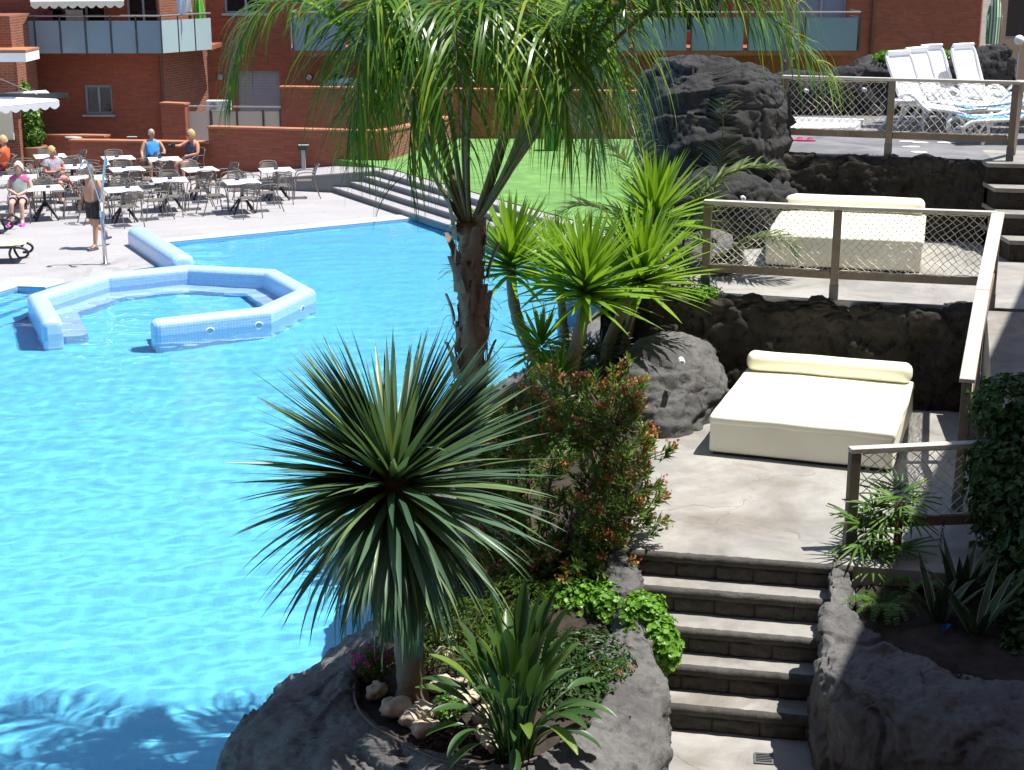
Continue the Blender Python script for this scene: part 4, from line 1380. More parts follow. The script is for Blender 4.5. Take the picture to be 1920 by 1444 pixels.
# ---------------------------------------------------------------- white loungers on the top terrace
def lounger(label, loc, rz, back=60, mat='white_plastic', sling=None, group='white loungers on the top terrace', seat_mat=None):
    t = thing('sun_lounger', label, 'sun lounger', loc, rz, group)
    W = .58
    # local +x points to the feet, the backrest hinges at x = 0
    L, H = 1.12, .34
    ba = R(back)
    bl = .82
    # side rails: sweeping S curve ending in curled front feet
    for s in (-1, 1):
        y = s * W / 2
        pts = [V((-.05, y, H + .01)), V((.2, y, H + .05)), V((.55, y, H)), (V((.9, y, H - .01))), V((1.10, y, H - .03)), V((1.20, y, H - .12)), V((1.14, y, H - .21)), V((1.0, y, H - .22))]
        m = MB(); m.tube(catmull(pts, 22), .026, 8); m.build('side_rail', M[mat], t, True)
        # arm hoop over the seat
        pts = [V((-.30, y * 1.12, .02)), V((-.14, y * 1.12, .30)), V((.05, y * 1.14, .50)), V((.22, y * 1.14, .50)), V((.42, y * 1.12, .36)), V((.55, y * 1.1, .30))]
        m = MB(); m.tube(catmull(pts, 20), .028, 8); m.build('armrest', M[mat], t, True)
        m = MB(); m.tube(catmull([V((.88, y, H - .02)), V((.84, y, .18)), V((.92, y, .0))], 8), .024, 8); m.build('leg', M[mat], t, True)
        m = MB(); m.tube(catmull([V((.02, y, H)), V((-.02, y, .18)), V((-.1, y, .0))], 8), .024, 8); m.build('leg', M[mat], t, True)
    # seat and back as slatted panels with a rounded head
    se = MB()
    nsl = 9
    for k in range(nsl):
        yy = (k + .5) / nsl * W - W / 2
        g = [[V((x, yy - W / nsl * .475, H + .03 - .03 * math.sin(math.pi * x / L))), V((x, yy + W / nsl * .475, H + .03 - .03 * math.sin(math.pi * x / L)))] for x in [L * i / 10 for i in range(11)]]
        se.grid([[p[0] for p in g], [p[1] for p in g]])
    se.build('seat', M[seat_mat or mat], t, True)
    cx = MB()
    for x in (.1, .4, .75, 1.08): cx.box((x, 0, H + .0), (.04, W, .02))
    cx.build('cross_bar', M[mat], t)
    bk2 = MB()
    ux, uz = -math.cos(ba), math.sin(ba)
    for k in range(nsl):
        yy = (k + .5) / nsl * W - W / 2
        top = bl * (1 - .10 * abs(yy / (W / 2)) ** 3)
        pts = [(top * i / 8) for i in range(9)]
        f = lambda s_: V((ux * s_ - .03 * math.sin(math.pi * s_ / bl) * uz, 0, H + .03 + uz * s_))
        bk2.grid([[f(s_) + V((0, yy - W / nsl * .475, 0)) for s_ in pts], [f(s_) + V((0, yy + W / nsl * .475, 0)) for s_ in pts]])
    bk2.build('backrest', M[seat_mat or mat], t, True)
    m = MB()
    hd = [V((ux * s_, y_, H + .02 + uz * s_)) for s_, y_ in ((.0, -W / 2), (.4, -W / 2), (.72, -W / 2 * .98), (.82, -W / 2 * .7), (.84, 0), (.82, W / 2 * .7), (.72, W / 2 * .98), (.4, W / 2), (0, W / 2))]
    m.tube(catmull(hd, 30), .024, 8); m.build('back_frame', M[mat], t, True)
    m = MB(); m.box((ux * .78, 0, H + .045 + uz * .78), (.03, W * .9, .10), m=Matrix.Rotation(-(ba - R(90)), 3, 'Y')); m.build('headrest', M[mat], t)
    return t
base = P(1740, 238, T3)
lounger('leftmost white lounger in the raised row beside the small table', P(1712, 240, T3), R(-52), 62)
lounger('second white lounger in the raised row, backrest up', P(1742, 232, T3), R(-52), 64)
lounger('third white lounger in the raised row, backrest up', P(1767, 225, T3), R(-52), 66)
lounger('white lounger standing apart with its tall backrest up near the rock corner', P(1824, 224, T3), R(-52), 68)
lounger('white lounger lying flat at the right beside the rock corner', P(1868, 220, T3), R(-52), 12)
q = P(1945, 266, T3)
l1 = lounger('white lounger folded flat with blue sling, lower of the stacked pair', V((q.x, q.y, T3)), R(186), 18, seat_mat='blue_fabric')
q = P(1948, 250, T3)
l2 = lounger('white lounger with blue sling at the right edge, behind the stacked one', V((q.x, q.y + .35, T3)), R(186), 18, seat_mat='blue_fabric')
# small white table
tb = thing('side_table', 'small white plastic table between the fence post and the loungers', 'table', P(1700, 243, T3), R(-12))
o = rounded_box('top', (.52, .40, .03), .012, 2, M['white_plastic'], tb); o.location = (0, 0, .43)
for sx in (-1, 1):
    for sy in (-1, 1):
        MB().tube([(sx * .23, sy * .17, 0), (sx * .22, sy * .16, .42)], .016, 6).build('leg', M['white_plastic'], tb)
# white foot-bath edge on the top terrace
fb = thing('foot_bath', 'white rimmed foot bath sunk at the left of the top terrace', 'foot bath')
pts = [P(1432, 256, T3), P(1602, 250, T3), P(1620, 234, T3), P(1436, 229, T3)]
cc = sum(pts, V()) / 4
m = MB()
inn = [p.lerp(cc, .14) for p in pts]
for i in range(4):
    j = (i + 1) % 4
    m.add([pts[i] + V((0, 0, -.02)), pts[j] + V((0, 0, -.02)), pts[j] + V((0, 0, .09)), pts[i] + V((0, 0, .09)), inn[i] + V((0, 0, .09)), inn[j] + V((0, 0, .09)), inn[i] + V((0, 0, .01)), inn[j] + V((0, 0, .01))], [(0, 1, 2, 3), (3, 2, 5, 4), (4, 5, 7, 6)])
m.build('rim', M['white_plastic'], fb)
m = MB(); m.add([p + V((0, 0, .04)) for p in inn], [(0, 1, 2, 3)]); m.build('basin', M['coping'], fb)
# spouts / lamps set into rock
for lb, q, y in (('round white spout set in the boulder below the tall rock', Q(1394, 373, 19.55), -.1), ('left round white lamp in the rock parapet', Q(1513, 171, 25.36), 0), ('right round white lamp in the rock parapet', Q(1622, 169, 25.36), 0), ('round white lamp set in the sunlit boulder', Q(1279, 680, 15.35), 0)):
    w = thing('round_fitting', lb, 'lamp', (q.x, q.y, q.z), 0, 'round white fittings in the rock')
    m = MB(); m.lathe((0, 0, 0), [(.032, -.12), (.032, .0), (.026, .012)], 14); o = m.build('rim', M['white_plastic'], w); o.rotation_euler = (R(90), 0, 0)
    m = MB(); m.lathe((0, 0, .0125), [(.014, 0), (.014, .003)], 10); o = m.build('lens', M['lamp_grey'], w); o.rotation_euler = (R(90), 0, 0)
# slippers, towel scraps on the wet floor
def slipper(label, loc, rz, mat):
    t = thing('flip_flop', label, 'flip-flop', loc, rz, 'flip-flops on the top terrace')
    m = MB(); pl_ = [(.13 * math.cos(a) * (1 if math.cos(a) > 0 else 1), (.045 if math.cos(a) > 0 else .036) * math.sin(a)) for a in [2 * math.pi * k / 18 for k in range(18)]]
    m.prism(pl_, 0, .02); m.build('sole', mat, t)
    m = MB(); m.tube(catmull([V((.01, -.04, .015)), V((.05, -.02, .05)), V((.08, 0, .03)), V((.05, .02, .05)), V((.01, .04, .015))], 14), .007, 5); m.build('strap', mat, t)
pk = plain('pink_rubber', (.62, .05, .16), .5, .1)
slipper('left pink flip-flop on the wet top terrace', P(1494, 264, T3), .2, pk)
slipper('right pink flip-flop on the wet top terrace', P(1512, 265, T3), .05, pk)
# white pads lying on the wet floor
pm = plain('white_paper', (.75, .75, .76), .7, .05)
rr = random.Random(8)
for k, (x, y, lb) in enumerate(((1702, 266, 'white scrap of paper left of the fence post foot'), (1726, 268, 'white scrap of paper lying in the row behind the post'), (1772, 268, 'larger white leaflet lying in the middle of the wet floor'), (1722, 286, 'white scrap near the front edge of the top terrace'), (1708, 276, 'small white scrap near the middle post'))):
    q = P(x, y, T3)
    m = MB(); n = 9; pl_ = [(.16 * rr.uniform(.6, 1) * math.cos(2 * math.pi * i / n), .09 * rr.uniform(.6, 1) * math.sin(2 * math.pi * i / n)) for i in range(n)]
    m.prism(pl_, 0, .006); o = m.build('paper_scrap', pm); o.location = (q.x, q.y, T3 + .002)
    tag(o, lb, 'litter', 'white scraps on the top terrace')
# ================================================================== PLANTS
def blade_mesh(name, L, w, droop, mat, n=9, fold=.25, power=1.6, twist=0.0, prof=None, base_w=.55, wave=0.0, seed=0):
    """strap leaf along +X, bending down (-Z); V-folded across"""
    mb = MB(); rows = [[], [], []]
    x = z = 0.0
    ds = L / n
    for i in range(n + 1):
        s = i / n
        ang = -droop * s ** power
        if i:
            x += math.cos(ang) * ds; z += math.sin(ang) * ds
        if prof: ww = w * prof(s)
        else: ww = w * ((base_w + (1 - base_w) * min(1, s / .25)) if s < .3 else max(.02, 1 - ((s - .3) / .7) ** 1.7))
        tw = twist * s
        up = V((-math.sin(ang), 0, math.cos(ang)))
        c = V((x, wave * math.sin(s * 5 + seed), z))
        sd = V((0, math.cos(tw), 0)) + up * math.sin(tw)
        rows[0].append(c + sd * (-ww / 2) + up * (fold * ww / 2))
        rows[1].append(c)
        rows[2].append(c + sd * (ww / 2) + up * (fold * ww / 2))
    mb.grid(rows)
    return mb.mesh(name, mat, True)
def place(me, parent, loc, az, el, roll=0.0, sc=1.0, name='leaf'):
    o = bpy.data.objects.new(name, me)
    COL.objects.link(o)
    o.parent = parent
    m = Matrix.Translation(loc) @ Matrix.Rotation(az, 4, 'Z') @ Matrix.Rotation(-el, 4, 'Y') @ Matrix.Rotation(roll, 4, 'X') @ Matrix.Scale(sc, 4)
    o.matrix_local = m
    return o
GA = 2.39996

# ---------------------------------------------------------------- spiky dracaena
rr = random.Random(2)
db = P(772, 1312, .80)
dt = V((-.84, db.y + .05, 2.62))
dr = thing('dracaena', 'large dark green spiky dracaena with a round crown in the poolside planter', 'plant', db)
dt_l = dt - db
pts = catmull([V((0, 0, -.1)), V((0, 0, .15)), V((-.03, .01, .6)), V((dt_l.x * .7, .03, 1.2)), dt_l], 26)
rad = [.15 - .045 * min(1, i / 6) + .006 * math.sin(i * 2.1) for i in range(26)]
MB().tube(pts, rad, 14).build('trunk', M['trunk'], dr, True)
var = []
for k in range(14):
    dp = .05 + 1.15 * (k / 13) ** 1.9
    var.append([blade_mesh('dracaena_leaf', 1.0, .049, dp, M['drac'], 10, .28, 1.7 - .3 * k / 13, rr.uniform(-.5, .5)) for _ in range(2)])
small = [blade_mesh('dracaena_leaf', .38, .055, 1.9, M['drac'], 9, .35, 1.2), blade_mesh('dracaena_leaf', .30, .05, 2.6, M['drac'], 9, .35, 1.1), blade_mesh('dracaena_leaf', .5, .058, 1.2, M['drac'], 9, .3, 1.3)]
N = 300
for i in range(N):
    f = i / (N - 1)
    az = i * GA + rr.uniform(-.12, .12)
    el = R(84 - 130 * f ** .80 + rr.uniform(-7, 7))
    L = (.68 + .50 * min(1, f / .22)) * rr.uniform(.90, 1.06)
    if f > .85: L *= .94
    z = -.02 - .34 * f
    k = int(max(0, min(13, (f - .12) * 13 + rr.uniform(-1.5, 2.5))))
    if i < 9:
        place(rr.choice(small), dr, dt_l + V((.03 * math.cos(az), .03 * math.sin(az), .02)), az, R(rr.uniform(25, 60)), rr.uniform(-.3, .3), rr.uniform(.7, 1.0))
    else:
        place(rr.choice(var[k]), dr, dt_l + V((.055 * math.cos(az), .055 * math.sin(az), z)), az, el, rr.uniform(-.35, .35), L)
# the inner, half hidden leaves
mb = MB()
for i in range(900):
    f = .05 + .95 * i / 900
    az = i * GA * 1.31
    me = var[min(13, int(f * 13))][i % 2]
    m = Matrix.Translation(dt_l + V((0, 0, -.05 - .34 * f))) @ Matrix.Rotation(az, 4, 'Z') @ Matrix.Rotation(-R(84 - 132 * f ** .8 + rr.uniform(-8, 8)), 4, 'Y') @ Matrix.Scale(rr.uniform(.8, 1.16), 4)
    mb.add([m @ v.co for v in me.vertices], [tuple(p.vertices) for p in me.polygons])
for i in range(110):
    az = i * GA * 1.13
    me = var[rr.randint(6, 10)][i % 2]
    m = Matrix.Translation(dt_l + V((.07 * math.cos(az), .07 * math.sin(az), -.38))) @ Matrix.Rotation(az, 4, 'Z') @ Matrix.Rotation(-R(rr.uniform(-62, -28)), 4, 'Y') @ Matrix.Scale(rr.uniform(.75, 1.0), 4)
    mb.add([m @ v.co for v in me.vertices], [tuple(p.vertices) for p in me.polygons])
tag(mb.build('inner_leaves', M['drac'], dr, True), kind='stuff')

dd_ = [blade_mesh('dry_leaf', .8, .05, d_, M['dead'], 9, .2, 1.2, .8) for d_ in (1.2, 1.7, 2.1)]
for i in range(16):
    az = i * GA * 1.7
    place(dd_[i % 3], dr, dt_l + V((.06 * math.cos(az), .06 * math.sin(az), -.40)), az, R(rr.uniform(-55, -10)), rr.uniform(-.6, .6), rr.uniform(.6, 1.0), 'dry_leaf')
# ---------------------------------------------------------------- yuccas
yv = [blade_mesh('yucca_leaf', .62, .054, d, M['yucca'], 7, .35, 1.4, tw, base_w=.6) for d in (.02, .05, .10, .18, .30) for tw in (-.2, .25)]
def yucca(label, trunk_px, Y, r_base, r_top, heads, dy=0.0, name='yucca'):
    """trunk_px: pixel polyline from base to top, on the upright plane at depth Y"""
    p3 = [Q(x, y, Y + dy * i / (len(trunk_px) - 1)) for i, (x, y) in enumerate(trunk_px)]
    base = p3[0]
    t = thing(name, label, 'plant', base, 0, 'yuccas beside the pool')
    n = 18
    MB().tube([p - base for p in catmull(p3, n)], [r_base + (r_top - r_base) * i / (n - 1) + .004 * math.sin(i * 2.7) for i in range(n)], 10).build('trunk', M['yucca_trunk'], t, True)
    for (hx, hy, sc, nl, hY, lo) in heads:
        c = Q(hx, hy, hY) - base
        if (c - (p3[-1] - base)).length > .12:
            MB().tube([(p3[-1] - base) - V((0, 0, .05)), c - V((0, 0, .08))], [r_top, r_top * .9], 8).build('branch', M['yucca_trunk'], t, True)
        sd = rr.uniform(0, 6)
        nl = int(nl * 1.55)
        for i in range(nl):
            f = i / (nl - 1)
            az = sd + i * GA + rr.uniform(-.1, .1)
            el = R(86 - (86 - lo) * f ** .8 + rr.uniform(-5, 5))
            k = int(max(0, min(4, f * 4.2 + rr.uniform(-.6, .6))))
            L = sc * (.78 + .25 * min(1, f / .3)) * rr.uniform(.9, 1.08)
            place(yv[2 * k + rr.randint(0, 1)], t, c + V((.03 * math.cos(az), .03 * math.sin(az), .08 - .26 * f * sc)), az, el, rr.uniform(-.3, .3), L)
yucca('bright green yucca with curved trunk just right of the palm trunk', [(1050, 800), (1015, 690), (978, 620), (962, 560), (958, 500)], 16.2, .085, .05, [(958, 478, 1.15, 78, 16.2, -8)])
yucca('tall bright green yucca in the middle of the group', [(1060, 800), (1072, 690), (1090, 610), (1100, 545)], 15.7, .085, .06, [(1098, 520, 1.28, 92, 15.6, -8)])
yucca('yucca with pale slim trunk behind the middle one', [(1085, 800), (1066, 690), (1056, 600), (1050, 540)], 16.8, .055, .045, [(1045, 500, 1.12, 66, 16.8, -5)])
yucca('two-headed bright green yucca at the right beside the fence', [(1140, 800), (1137, 670), (1160, 600), (1195, 545)], 16.4, .075, .055, [(1205, 505, 1.26, 84, 16.2, -8), (1228, 395, 1.25, 74, 17.2, -10)])
yucca('slender yucca trunk leaning right behind the two-headed one', [(1150, 800), (1165, 690), (1182, 600), (1192, 555)], 16.9, .06, .05, [(1180, 470, 1.0, 48, 17.2, -20)])
yucca('small low yucca at the foot of the group', [(1050, 790), (1030, 700), (1016, 660)], 16.0, .035, .028, [(1014, 645, .72, 52, 15.95, -30)])
yucca('young stemless yucca behind the red shrub', [(1052, 800), (1048, 730)], 15.6, .03, .03, [(1048, 705, .6, 30, 15.6, 5)])

# ---------------------------------------------------------------- palms
def frond(parent, base, c1, c2, tip, nl, ll, mat, wid=.026, gravity=1.0, side=.9, fwd=.45, r0=.028, seed=0, start=.18, rach_mat=None, ragged=.25):
    rq = random.Random(seed)
    pts = []
    for i in range(25):
        t = i / 24
        pts.append(base * (1 - t) ** 3 + c1 * (3 * t * (1 - t) ** 2) + c2 * (3 * t * t * (1 - t)) + tip * t ** 3)
    mb = MB()
    for k in range(nl):
        t = start + (1 - start) * (k + rq.uniform(-.3, .3)) / nl
        t = min(.999, max(start, t))
        i = min(23, int(t * 24)); f = t * 24 - i
        p = pts[i].lerp(pts[i + 1], f)
        tg = (pts[i + 1] - pts[i]).normalized()
        sdv = tg.cross(V((0, 0, 1)))
        sdv = sdv.normalized() if sdv.length > .05 else V((1, 0, 0))
        upv = sdv.cross(tg)
        for s in (-1, 1):
            L = ll * (math.sin(math.pi * (.12 + .80 * (t - start) / (1 - start))) ** .6) * rq.uniform(1 - ragged, 1.05)
            d = (sdv * s * side * rq.uniform(.7, 1.1) + tg * fwd * rq.uniform(.6, 1.4) + upv * rq.uniform(-.1, .45)).normalized()
            n = 6
            q = p.copy(); rows = [[], []]
            w = wid * rq.uniform(.75, 1.15)
            g = gravity * rq.uniform(.75, 1.25)
            for j in range(n + 1):
                u = j / n
                wd = w * (.5 + .5 * min(1, u / .2)) * max(.03, 1 - max(0, (u - .35) / .65) ** 1.5)
                wv = d.cross(V((0, 0, 1)))
                wv = (wv.normalized() if wv.length > .08 else sdv) * .75 + upv * .35 * s
                rows[0].append(q - wv * wd / 2); rows[1].append(q + wv * wd / 2)
                d = (d + V((0, 0, -1)) * g * .33 * (.4 + u)).normalized()
                q = q + d * (L / n)
            mb.grid(rows)
    o = mb.build('frond', mat, parent, True)
    MB().tube(pts, [r0 * (1 - .8 * i / 24) for i in range(25)], 6).build('rachis', rach_mat or mat, o, True)
    return o

qb = V((-.335, 12.5, .90))
PK = 12.5 / 14.8
qp = thing('queen_palm', 'tall queen palm with drooping fronds and shaggy brown trunk in the middle', 'palm tree', qb)
crown = V((0, 0, 3.06))
tr = MB()
pts = catmull([V((-.02, 0, -.2)), V((.0, 0, .7)), V((.02, 0, 1.7)), V((0, 0, 2.6)), crown], 40)
rad = [.122 - .016 * i / 39 + .012 * math.sin(i * 1.9) + .008 * math.sin(i * 5.3) for i in range(40)]
tro = tr.tube(catmull(pts, 120), [rad[min(39, i // 3)] for i in range(120)], 32).build('trunk', M['palm_trunk'], qp, True)
rockify(tro.data, .022, 3, 8.0, .3)
rq = random.Random(6)
for k in range(26):                       # old leaf bases
    az = k * GA; z = .7 + 2.35 * k / 26
    c = V((.12 * math.cos(az), .12 * math.sin(az), z))
    L = rq.uniform(.18, .36); out = rq.uniform(.10, .30)
    m = MB(); g = []
    for i in range(5):
        u = i / 4; w = .07 * (1 - .6 * u) * rq.uniform(.8, 1.2)
        ctr = c + V((math.cos(az), math.sin(az), 0)) * (out * u ** 1.6 * L * 1.5 + .01) + V((0, 0, L * u))
        sd = V((-math.sin(az), math.cos(az), 0))
        g.append([ctr - sd * w, ctr + V((math.cos(az), math.sin(az), 0)) * .02, ctr + sd * w])
    m.grid(g); m.build('leaf_base', M['palm_trunk'], qp, True)
for k in range(70):                       # torn strips of sheath lying on the trunk
    az = rq.uniform(0, 6.28); z = rq.uniform(.7, 2.9); L = rq.uniform(.15, .45); w = rq.uniform(.012, .04)
    m = MB(); g = []
    for i in range(6):
        u = i / 5; a2 = az + .25 * u * rq.uniform(-1, 1)
        rad_o = .122 + .012 * math.sin(3 * u + k) + (.05 * u ** 3 if k % 3 == 0 else 0)
        o_ = V((math.cos(a2), math.sin(a2), 0)); s_ = V((-o_.y, o_.x, 0))
        c_ = o_ * rad_o + V((0, 0, z + L * u))
        g.append([c_ - s_ * w * (1 - .6 * u), c_ + o_ * .006, c_ + s_ * w * (1 - .6 * u)])
    m.grid(g); m.build('sheath_strip', M['palm_trunk'], qp, True)
m = MB()
for k in range(160):                      # loose fibres
    az = rq.uniform(0, 6.28); z = rq.uniform(.8, 3.1)
    p = V((.125 * math.cos(az), .125 * math.sin(az), z))
    d = V((math.cos(az), math.sin(az), rq.uniform(-.6, .8))) * rq.uniform(.05, .16)
    m.tube([p, p + d * .6 + V((0, 0, -.01)), p + d + V((rq.uniform(-.04, .04), rq.uniform(-.04, .04), -.06))], .0022, 3, False)
tag(m.build('fibre', M['palm_trunk'], qp), kind='stuff')
def fr_(pts4, nl, ll, seed, **kw):
    b = [crown + V((0, 0, -.06))] + [V(((p[0] if j else -.38 + (p[0] + .38) * 1.5 + (.25 if p[0] > -.3 else -.25)) * PK, 12.5 + (p[1] - 14.8) * PK, CAMH - (CAMH - p[2]) * PK)) - qb for j, p in enumerate(pts4)]
    return frond(qp, b[0], b[1], b[2], b[3], nl, ll, M['palm'], seed=seed, r0=.026, rach_mat=M['petiole'], **kw)
FR = [
    ([(-.75, 14.6, 5.3), (-2.25, 14.3, 6.6), (-2.52, 14.2, 4.75)], 62, .62, {}),
    ([(.45, 14.6, 5.8), (1.7, 14.4, 6.3), (2.85, 14.2, 4.95)], 74, .72, {}),
    ([(.05, 14.5, 4.7), (.15, 14.2, 5.9), (.55, 13.9, 4.3)], 64, .85, {'start': .3}),
    ([(-.75, 14.5, 5.0), (-1.2, 14.1, 6.2), (-1.38, 13.9, 4.4)], 64, .85, {'start': .25}),
    ([(-.35, 14.9, 5.0), (-.3, 15.0, 6.3), (.1, 15.4, 7.2)], 50, .7, {'start': .3}),
    ([(-.85, 14.8, 4.6), (-.95, 14.9, 5.5), (-1.4, 15.1, 4.0)], 56, .7, {'start': .28}),
    ([(.25, 15.0, 5.2), (.7, 15.2, 6.1), (1.15, 15.5, 4.4)], 66, .85, {'start': .25}),
    ([(-.45, 14.5, 4.9), (-.5, 14.0, 6.2), (-.45, 13.6, 4.35)], 66, .95, {'start': .3}),
    ([(.1, 14.4, 4.8), (.9, 14.2, 6.7), (1.9, 14.0, 6.1)], 60, .85, {'start': .25}),
    ([(-.6, 14.9, 5.2), (-1.2, 15.2, 6.9), (-2.0, 15.6, 6.4)], 56, .8, {'start': .25}),
    ([(-.1, 14.9, 4.7), (.1, 15.2, 5.7), (.25, 15.7, 4.4)], 60, .85, {'start': .3}),
    ([(-.5, 14.7, 4.6), (-.75, 14.4, 5.6), (-.95, 14.2, 4.0)], 58, .8, {'start': .35}),
    ([(-.3, 14.5, 4.8), (-.15, 14.2, 5.8), (.05, 13.9, 4.9)], 58, .8, {'start': .3}),
    ([(.0, 14.8, 4.6), (.6, 14.9, 5.6), (.8, 15.0, 4.0)], 58, .8, {'start': .3}),
    ([(.3, 14.6, 5.6), (1.4, 14.4, 6.6), (2.5, 14.2, 5.6)], 66, .8, {'start': .3}),
    ([(-.55, 14.6, 4.8), (-1.05, 14.4, 5.8), (-1.45, 14.2, 4.3)], 58, .8, {'start': .3}),
    ([(-.2, 14.6, 4.8), (.25, 14.4, 5.9), (.5, 14.2, 4.5)], 58, .85, {'start': .3}),
]
for k, (p4, nl, ll, kw) in enumerate(FR):
    if p4[1][2] < 6.25:
        p4 = [p4[0], (p4[1][0], p4[1][1], p4[1][2] + .75), (p4[2][0], p4[2][1], p4[2][2] + .05)]; ll *= 1.15
    kw = dict(kw); kw['start'] = max(.36, kw.get('start', .34) + .10)
    fr_(p4, int(nl * 1.15), ll * 1.25, 40 + k, gravity=1.45, wid=.029, side=.5, ragged=.45, **kw)

# young feather palm behind the yuccas
yb = V((2.05, 18.3, 1.6))
yp = thing('young_palm', 'young feather palm with arching fronds behind the yuccas', 'palm tree', yb)
MB().tube([(0, 0, -.2), (0, 0, .35), (.02, 0, .7)], [.09, .08, .07], 10).build('trunk', M['palm_trunk'], yp, True)
for k, (c1, c2, tp_) in enumerate([((-.35, -.2, 1.5), (-.75, -.3, 2.7), (-.8, -.35, 3.1)), ((-.2, -.3, 1.3), (.1, -.6, 2.3), (1.05, -.5, 2.05)), ((-.5, 0, 1.2), (-1.1, .1, 1.9), (-1.6, .1, 1.35)), ((.3, .2, 1.2), (.5, .4, 2.2), (.45, .6, 2.7)), ((-.3, .3, 1.2), (-.6, .6, 2.2), (-1.0, .8, 2.2)), ((.35, -.3, 1.0), (.9, -.6, 1.6), (1.2, -.7, 1.1))]):
    frond(yp, V((0, 0, .65)), V(c1), V(c2), V(tp_), 58, .5, M['palm_dark'], .03, .4, .9, .6, .02, 90 + k, .2)
# trunk of a distant palm against the facade
q = Q(1472, 130, 27.5)
pt = thing('palm', 'bare shaggy trunk of a further palm behind the top terrace', 'palm tree', (q.x, 27.5, 0))
o = MB().tube([(0, 0, 2), (.02, 0, 4.5), (.05, 0, 6), (.02, 0, 9)], [.12, .1, .09, .09], 12).build('trunk', M['palm_trunk'], pt, True)
m = MB()
for k in range(60):
    az = k * GA; z = 3.8 + 2.6 * k / 60
    d = V((math.cos(az), math.sin(az), .5))
    m.tube([V((0.03, 0, z)) + d * .08, V((.03, 0, z)) + d * rq.uniform(.15, .26)], [.02, .004], 4)
m.build('leaf_stub', M['palm_trunk'], pt)

# fan palm low among the yuccas
fb_ = Q(1112, 700, 16.6)
fn = thing('fan_palm', 'small grey-green fan palm low between the yucca trunks', 'palm tree', fb_)
def fan_leaf(name, n, L, w, spread, mat):
    mb = MB()
    for k in range(n):
        a = -spread / 2 + spread * k / (n - 1)
        d = V((math.cos(a), math.sin(a), 0)); s = V((-d.y, d.x, 0))
        LL = L * (1 - .25 * abs(a / spread * 2) ** 2)
        mb.grid([[d * (LL * u) + s * (w * (.35 + u) * .5 if u < .6 else w * (1 - u) * 1.1 + .001) * sg + V((0, 0, .0 if sg else .012)) + V((0, 0, -.10 * u * u)) for u in (0, .25, .5, .75, 1)] for sg in (-1, 0, 1)])
    return mb.mesh(name, mat, True)
fm = fan_leaf('fan_leaf', 17, .42, .03, R(230), M['fan'])
for i in range(13):
    az = i * GA; el = R(75 - 8 * i / 1.4)
    st_ = V((math.cos(az) * math.cos(el), math.sin(az) * math.cos(el), math.sin(el))) * .28
    o = place(fm, fn, st_, az, el * .75, 0, rr.uniform(.8, 1.05), 'fan_leaf')
    MB().tube([(0, 0, 0), st_], .006, 4).build('stalk', M['fan'], fn)

# ---------------------------------------------------------------- leaf clouds
def leafcloud(mb, blobs, n, size, rng, aspect=.6, shell=.55, up=.35, lobes=False):
    """scatter small folded leaves near the surface of ellipsoids (c, r)"""
    tot = sum(r[0] * r[1] + r[1] * r[2] + r[0] * r[2] for c, r in blobs)
    for c, r in blobs:
        k = int(n * (r[0] * r[1] + r[1] * r[2] + r[0] * r[2]) / tot)
        c = V(c)
        for _ in range(k):
            while True:
                d = V((rng.uniform(-1, 1), rng.uniform(-1, 1), rng.uniform(-1, 1)))
                if .05 < d.length < 1: break
            d.normalize()
            u = rng.uniform(shell, 1.0) ** .6
            lump = 1 + .22 * noise.noise(d * 2.6 + c) + .10 * noise.noise(d * 7 + c)
            p = c + V((d.x * r[0], d.y * r[1], d.z * r[2])) * u * lump
            nrm = (d + V((rng.uniform(-.7, .7), rng.uniform(-.7, .7), up + rng.uniform(-.4, .6)))).normalized()
            t = nrm.orthogonal()
            t.rotate(Quaternion(nrm, rng.uniform(0, 6.28)))
            t = (t + V((0, 0, -.3))).normalized()
            b = nrm.cross(t).normalized()
            s = size * rng.uniform(.6, 1.25)
            w = s * aspect
            f = .18 * s
            if lobes:
                mb.add([p, p + t * s * .25 + b * w * .55 + nrm * f, p + t * s * .55 + b * w * .30, p + t * s * .65 + b * w * .5 + nrm * f * .4, p + t * s, p + t * s * .65 - b * w * .5 + nrm * f * .4, p + t * s * .55 - b * w * .30, p + t * s * .25 - b * w * .55 + nrm * f], [(0, 4, 3, 2, 1), (0, 7, 6, 5, 4)])
            else:
                mb.add([p, p + t * s * .45 + b * w * .5 + nrm * f, p + t * s, p + t * s * .45 - b * w * .5 + nrm * f], [(0, 2, 1), (0, 3, 2)])
def bush(name, label, cat, blobs, n, size, mat, seed, base=None, core=.72, stem=None, **kw):
    rng = random.Random(seed)
    c0 = V(blobs[0][0])
    base = V(base) if base is not None else V((c0.x, c0.y, c0.z - blobs[0][1][2]))
    t = thing(name, label, cat, base)
    mb = MB()
    leafcloud(mb, [(V(c) - base, r) for c, r in blobs], n, size, rng, **kw)
    o = mb.build('foliage', M[mat], t)
    tag(o, kind='stuff')
    st_ = MB()
    for c, r in blobs:
        c = V(c) - base
        for k in range(4):
            e = c + V((rng.uniform(-.6, .6) * r[0], rng.uniform(-.6, .6) * r[1], rng.uniform(-.2, .6) * r[2]))
            st_.tube(catmull([V((rng.uniform(-.03, .03), rng.uniform(-.03, .03), -.02)), c * .5 + V((rng.uniform(-.05, .05), 0, 0)), e], 7), [.012, .011, .01, .009, .008, .006, .004], 5)
    st_.build('stem', M['branch'], t)
    return t

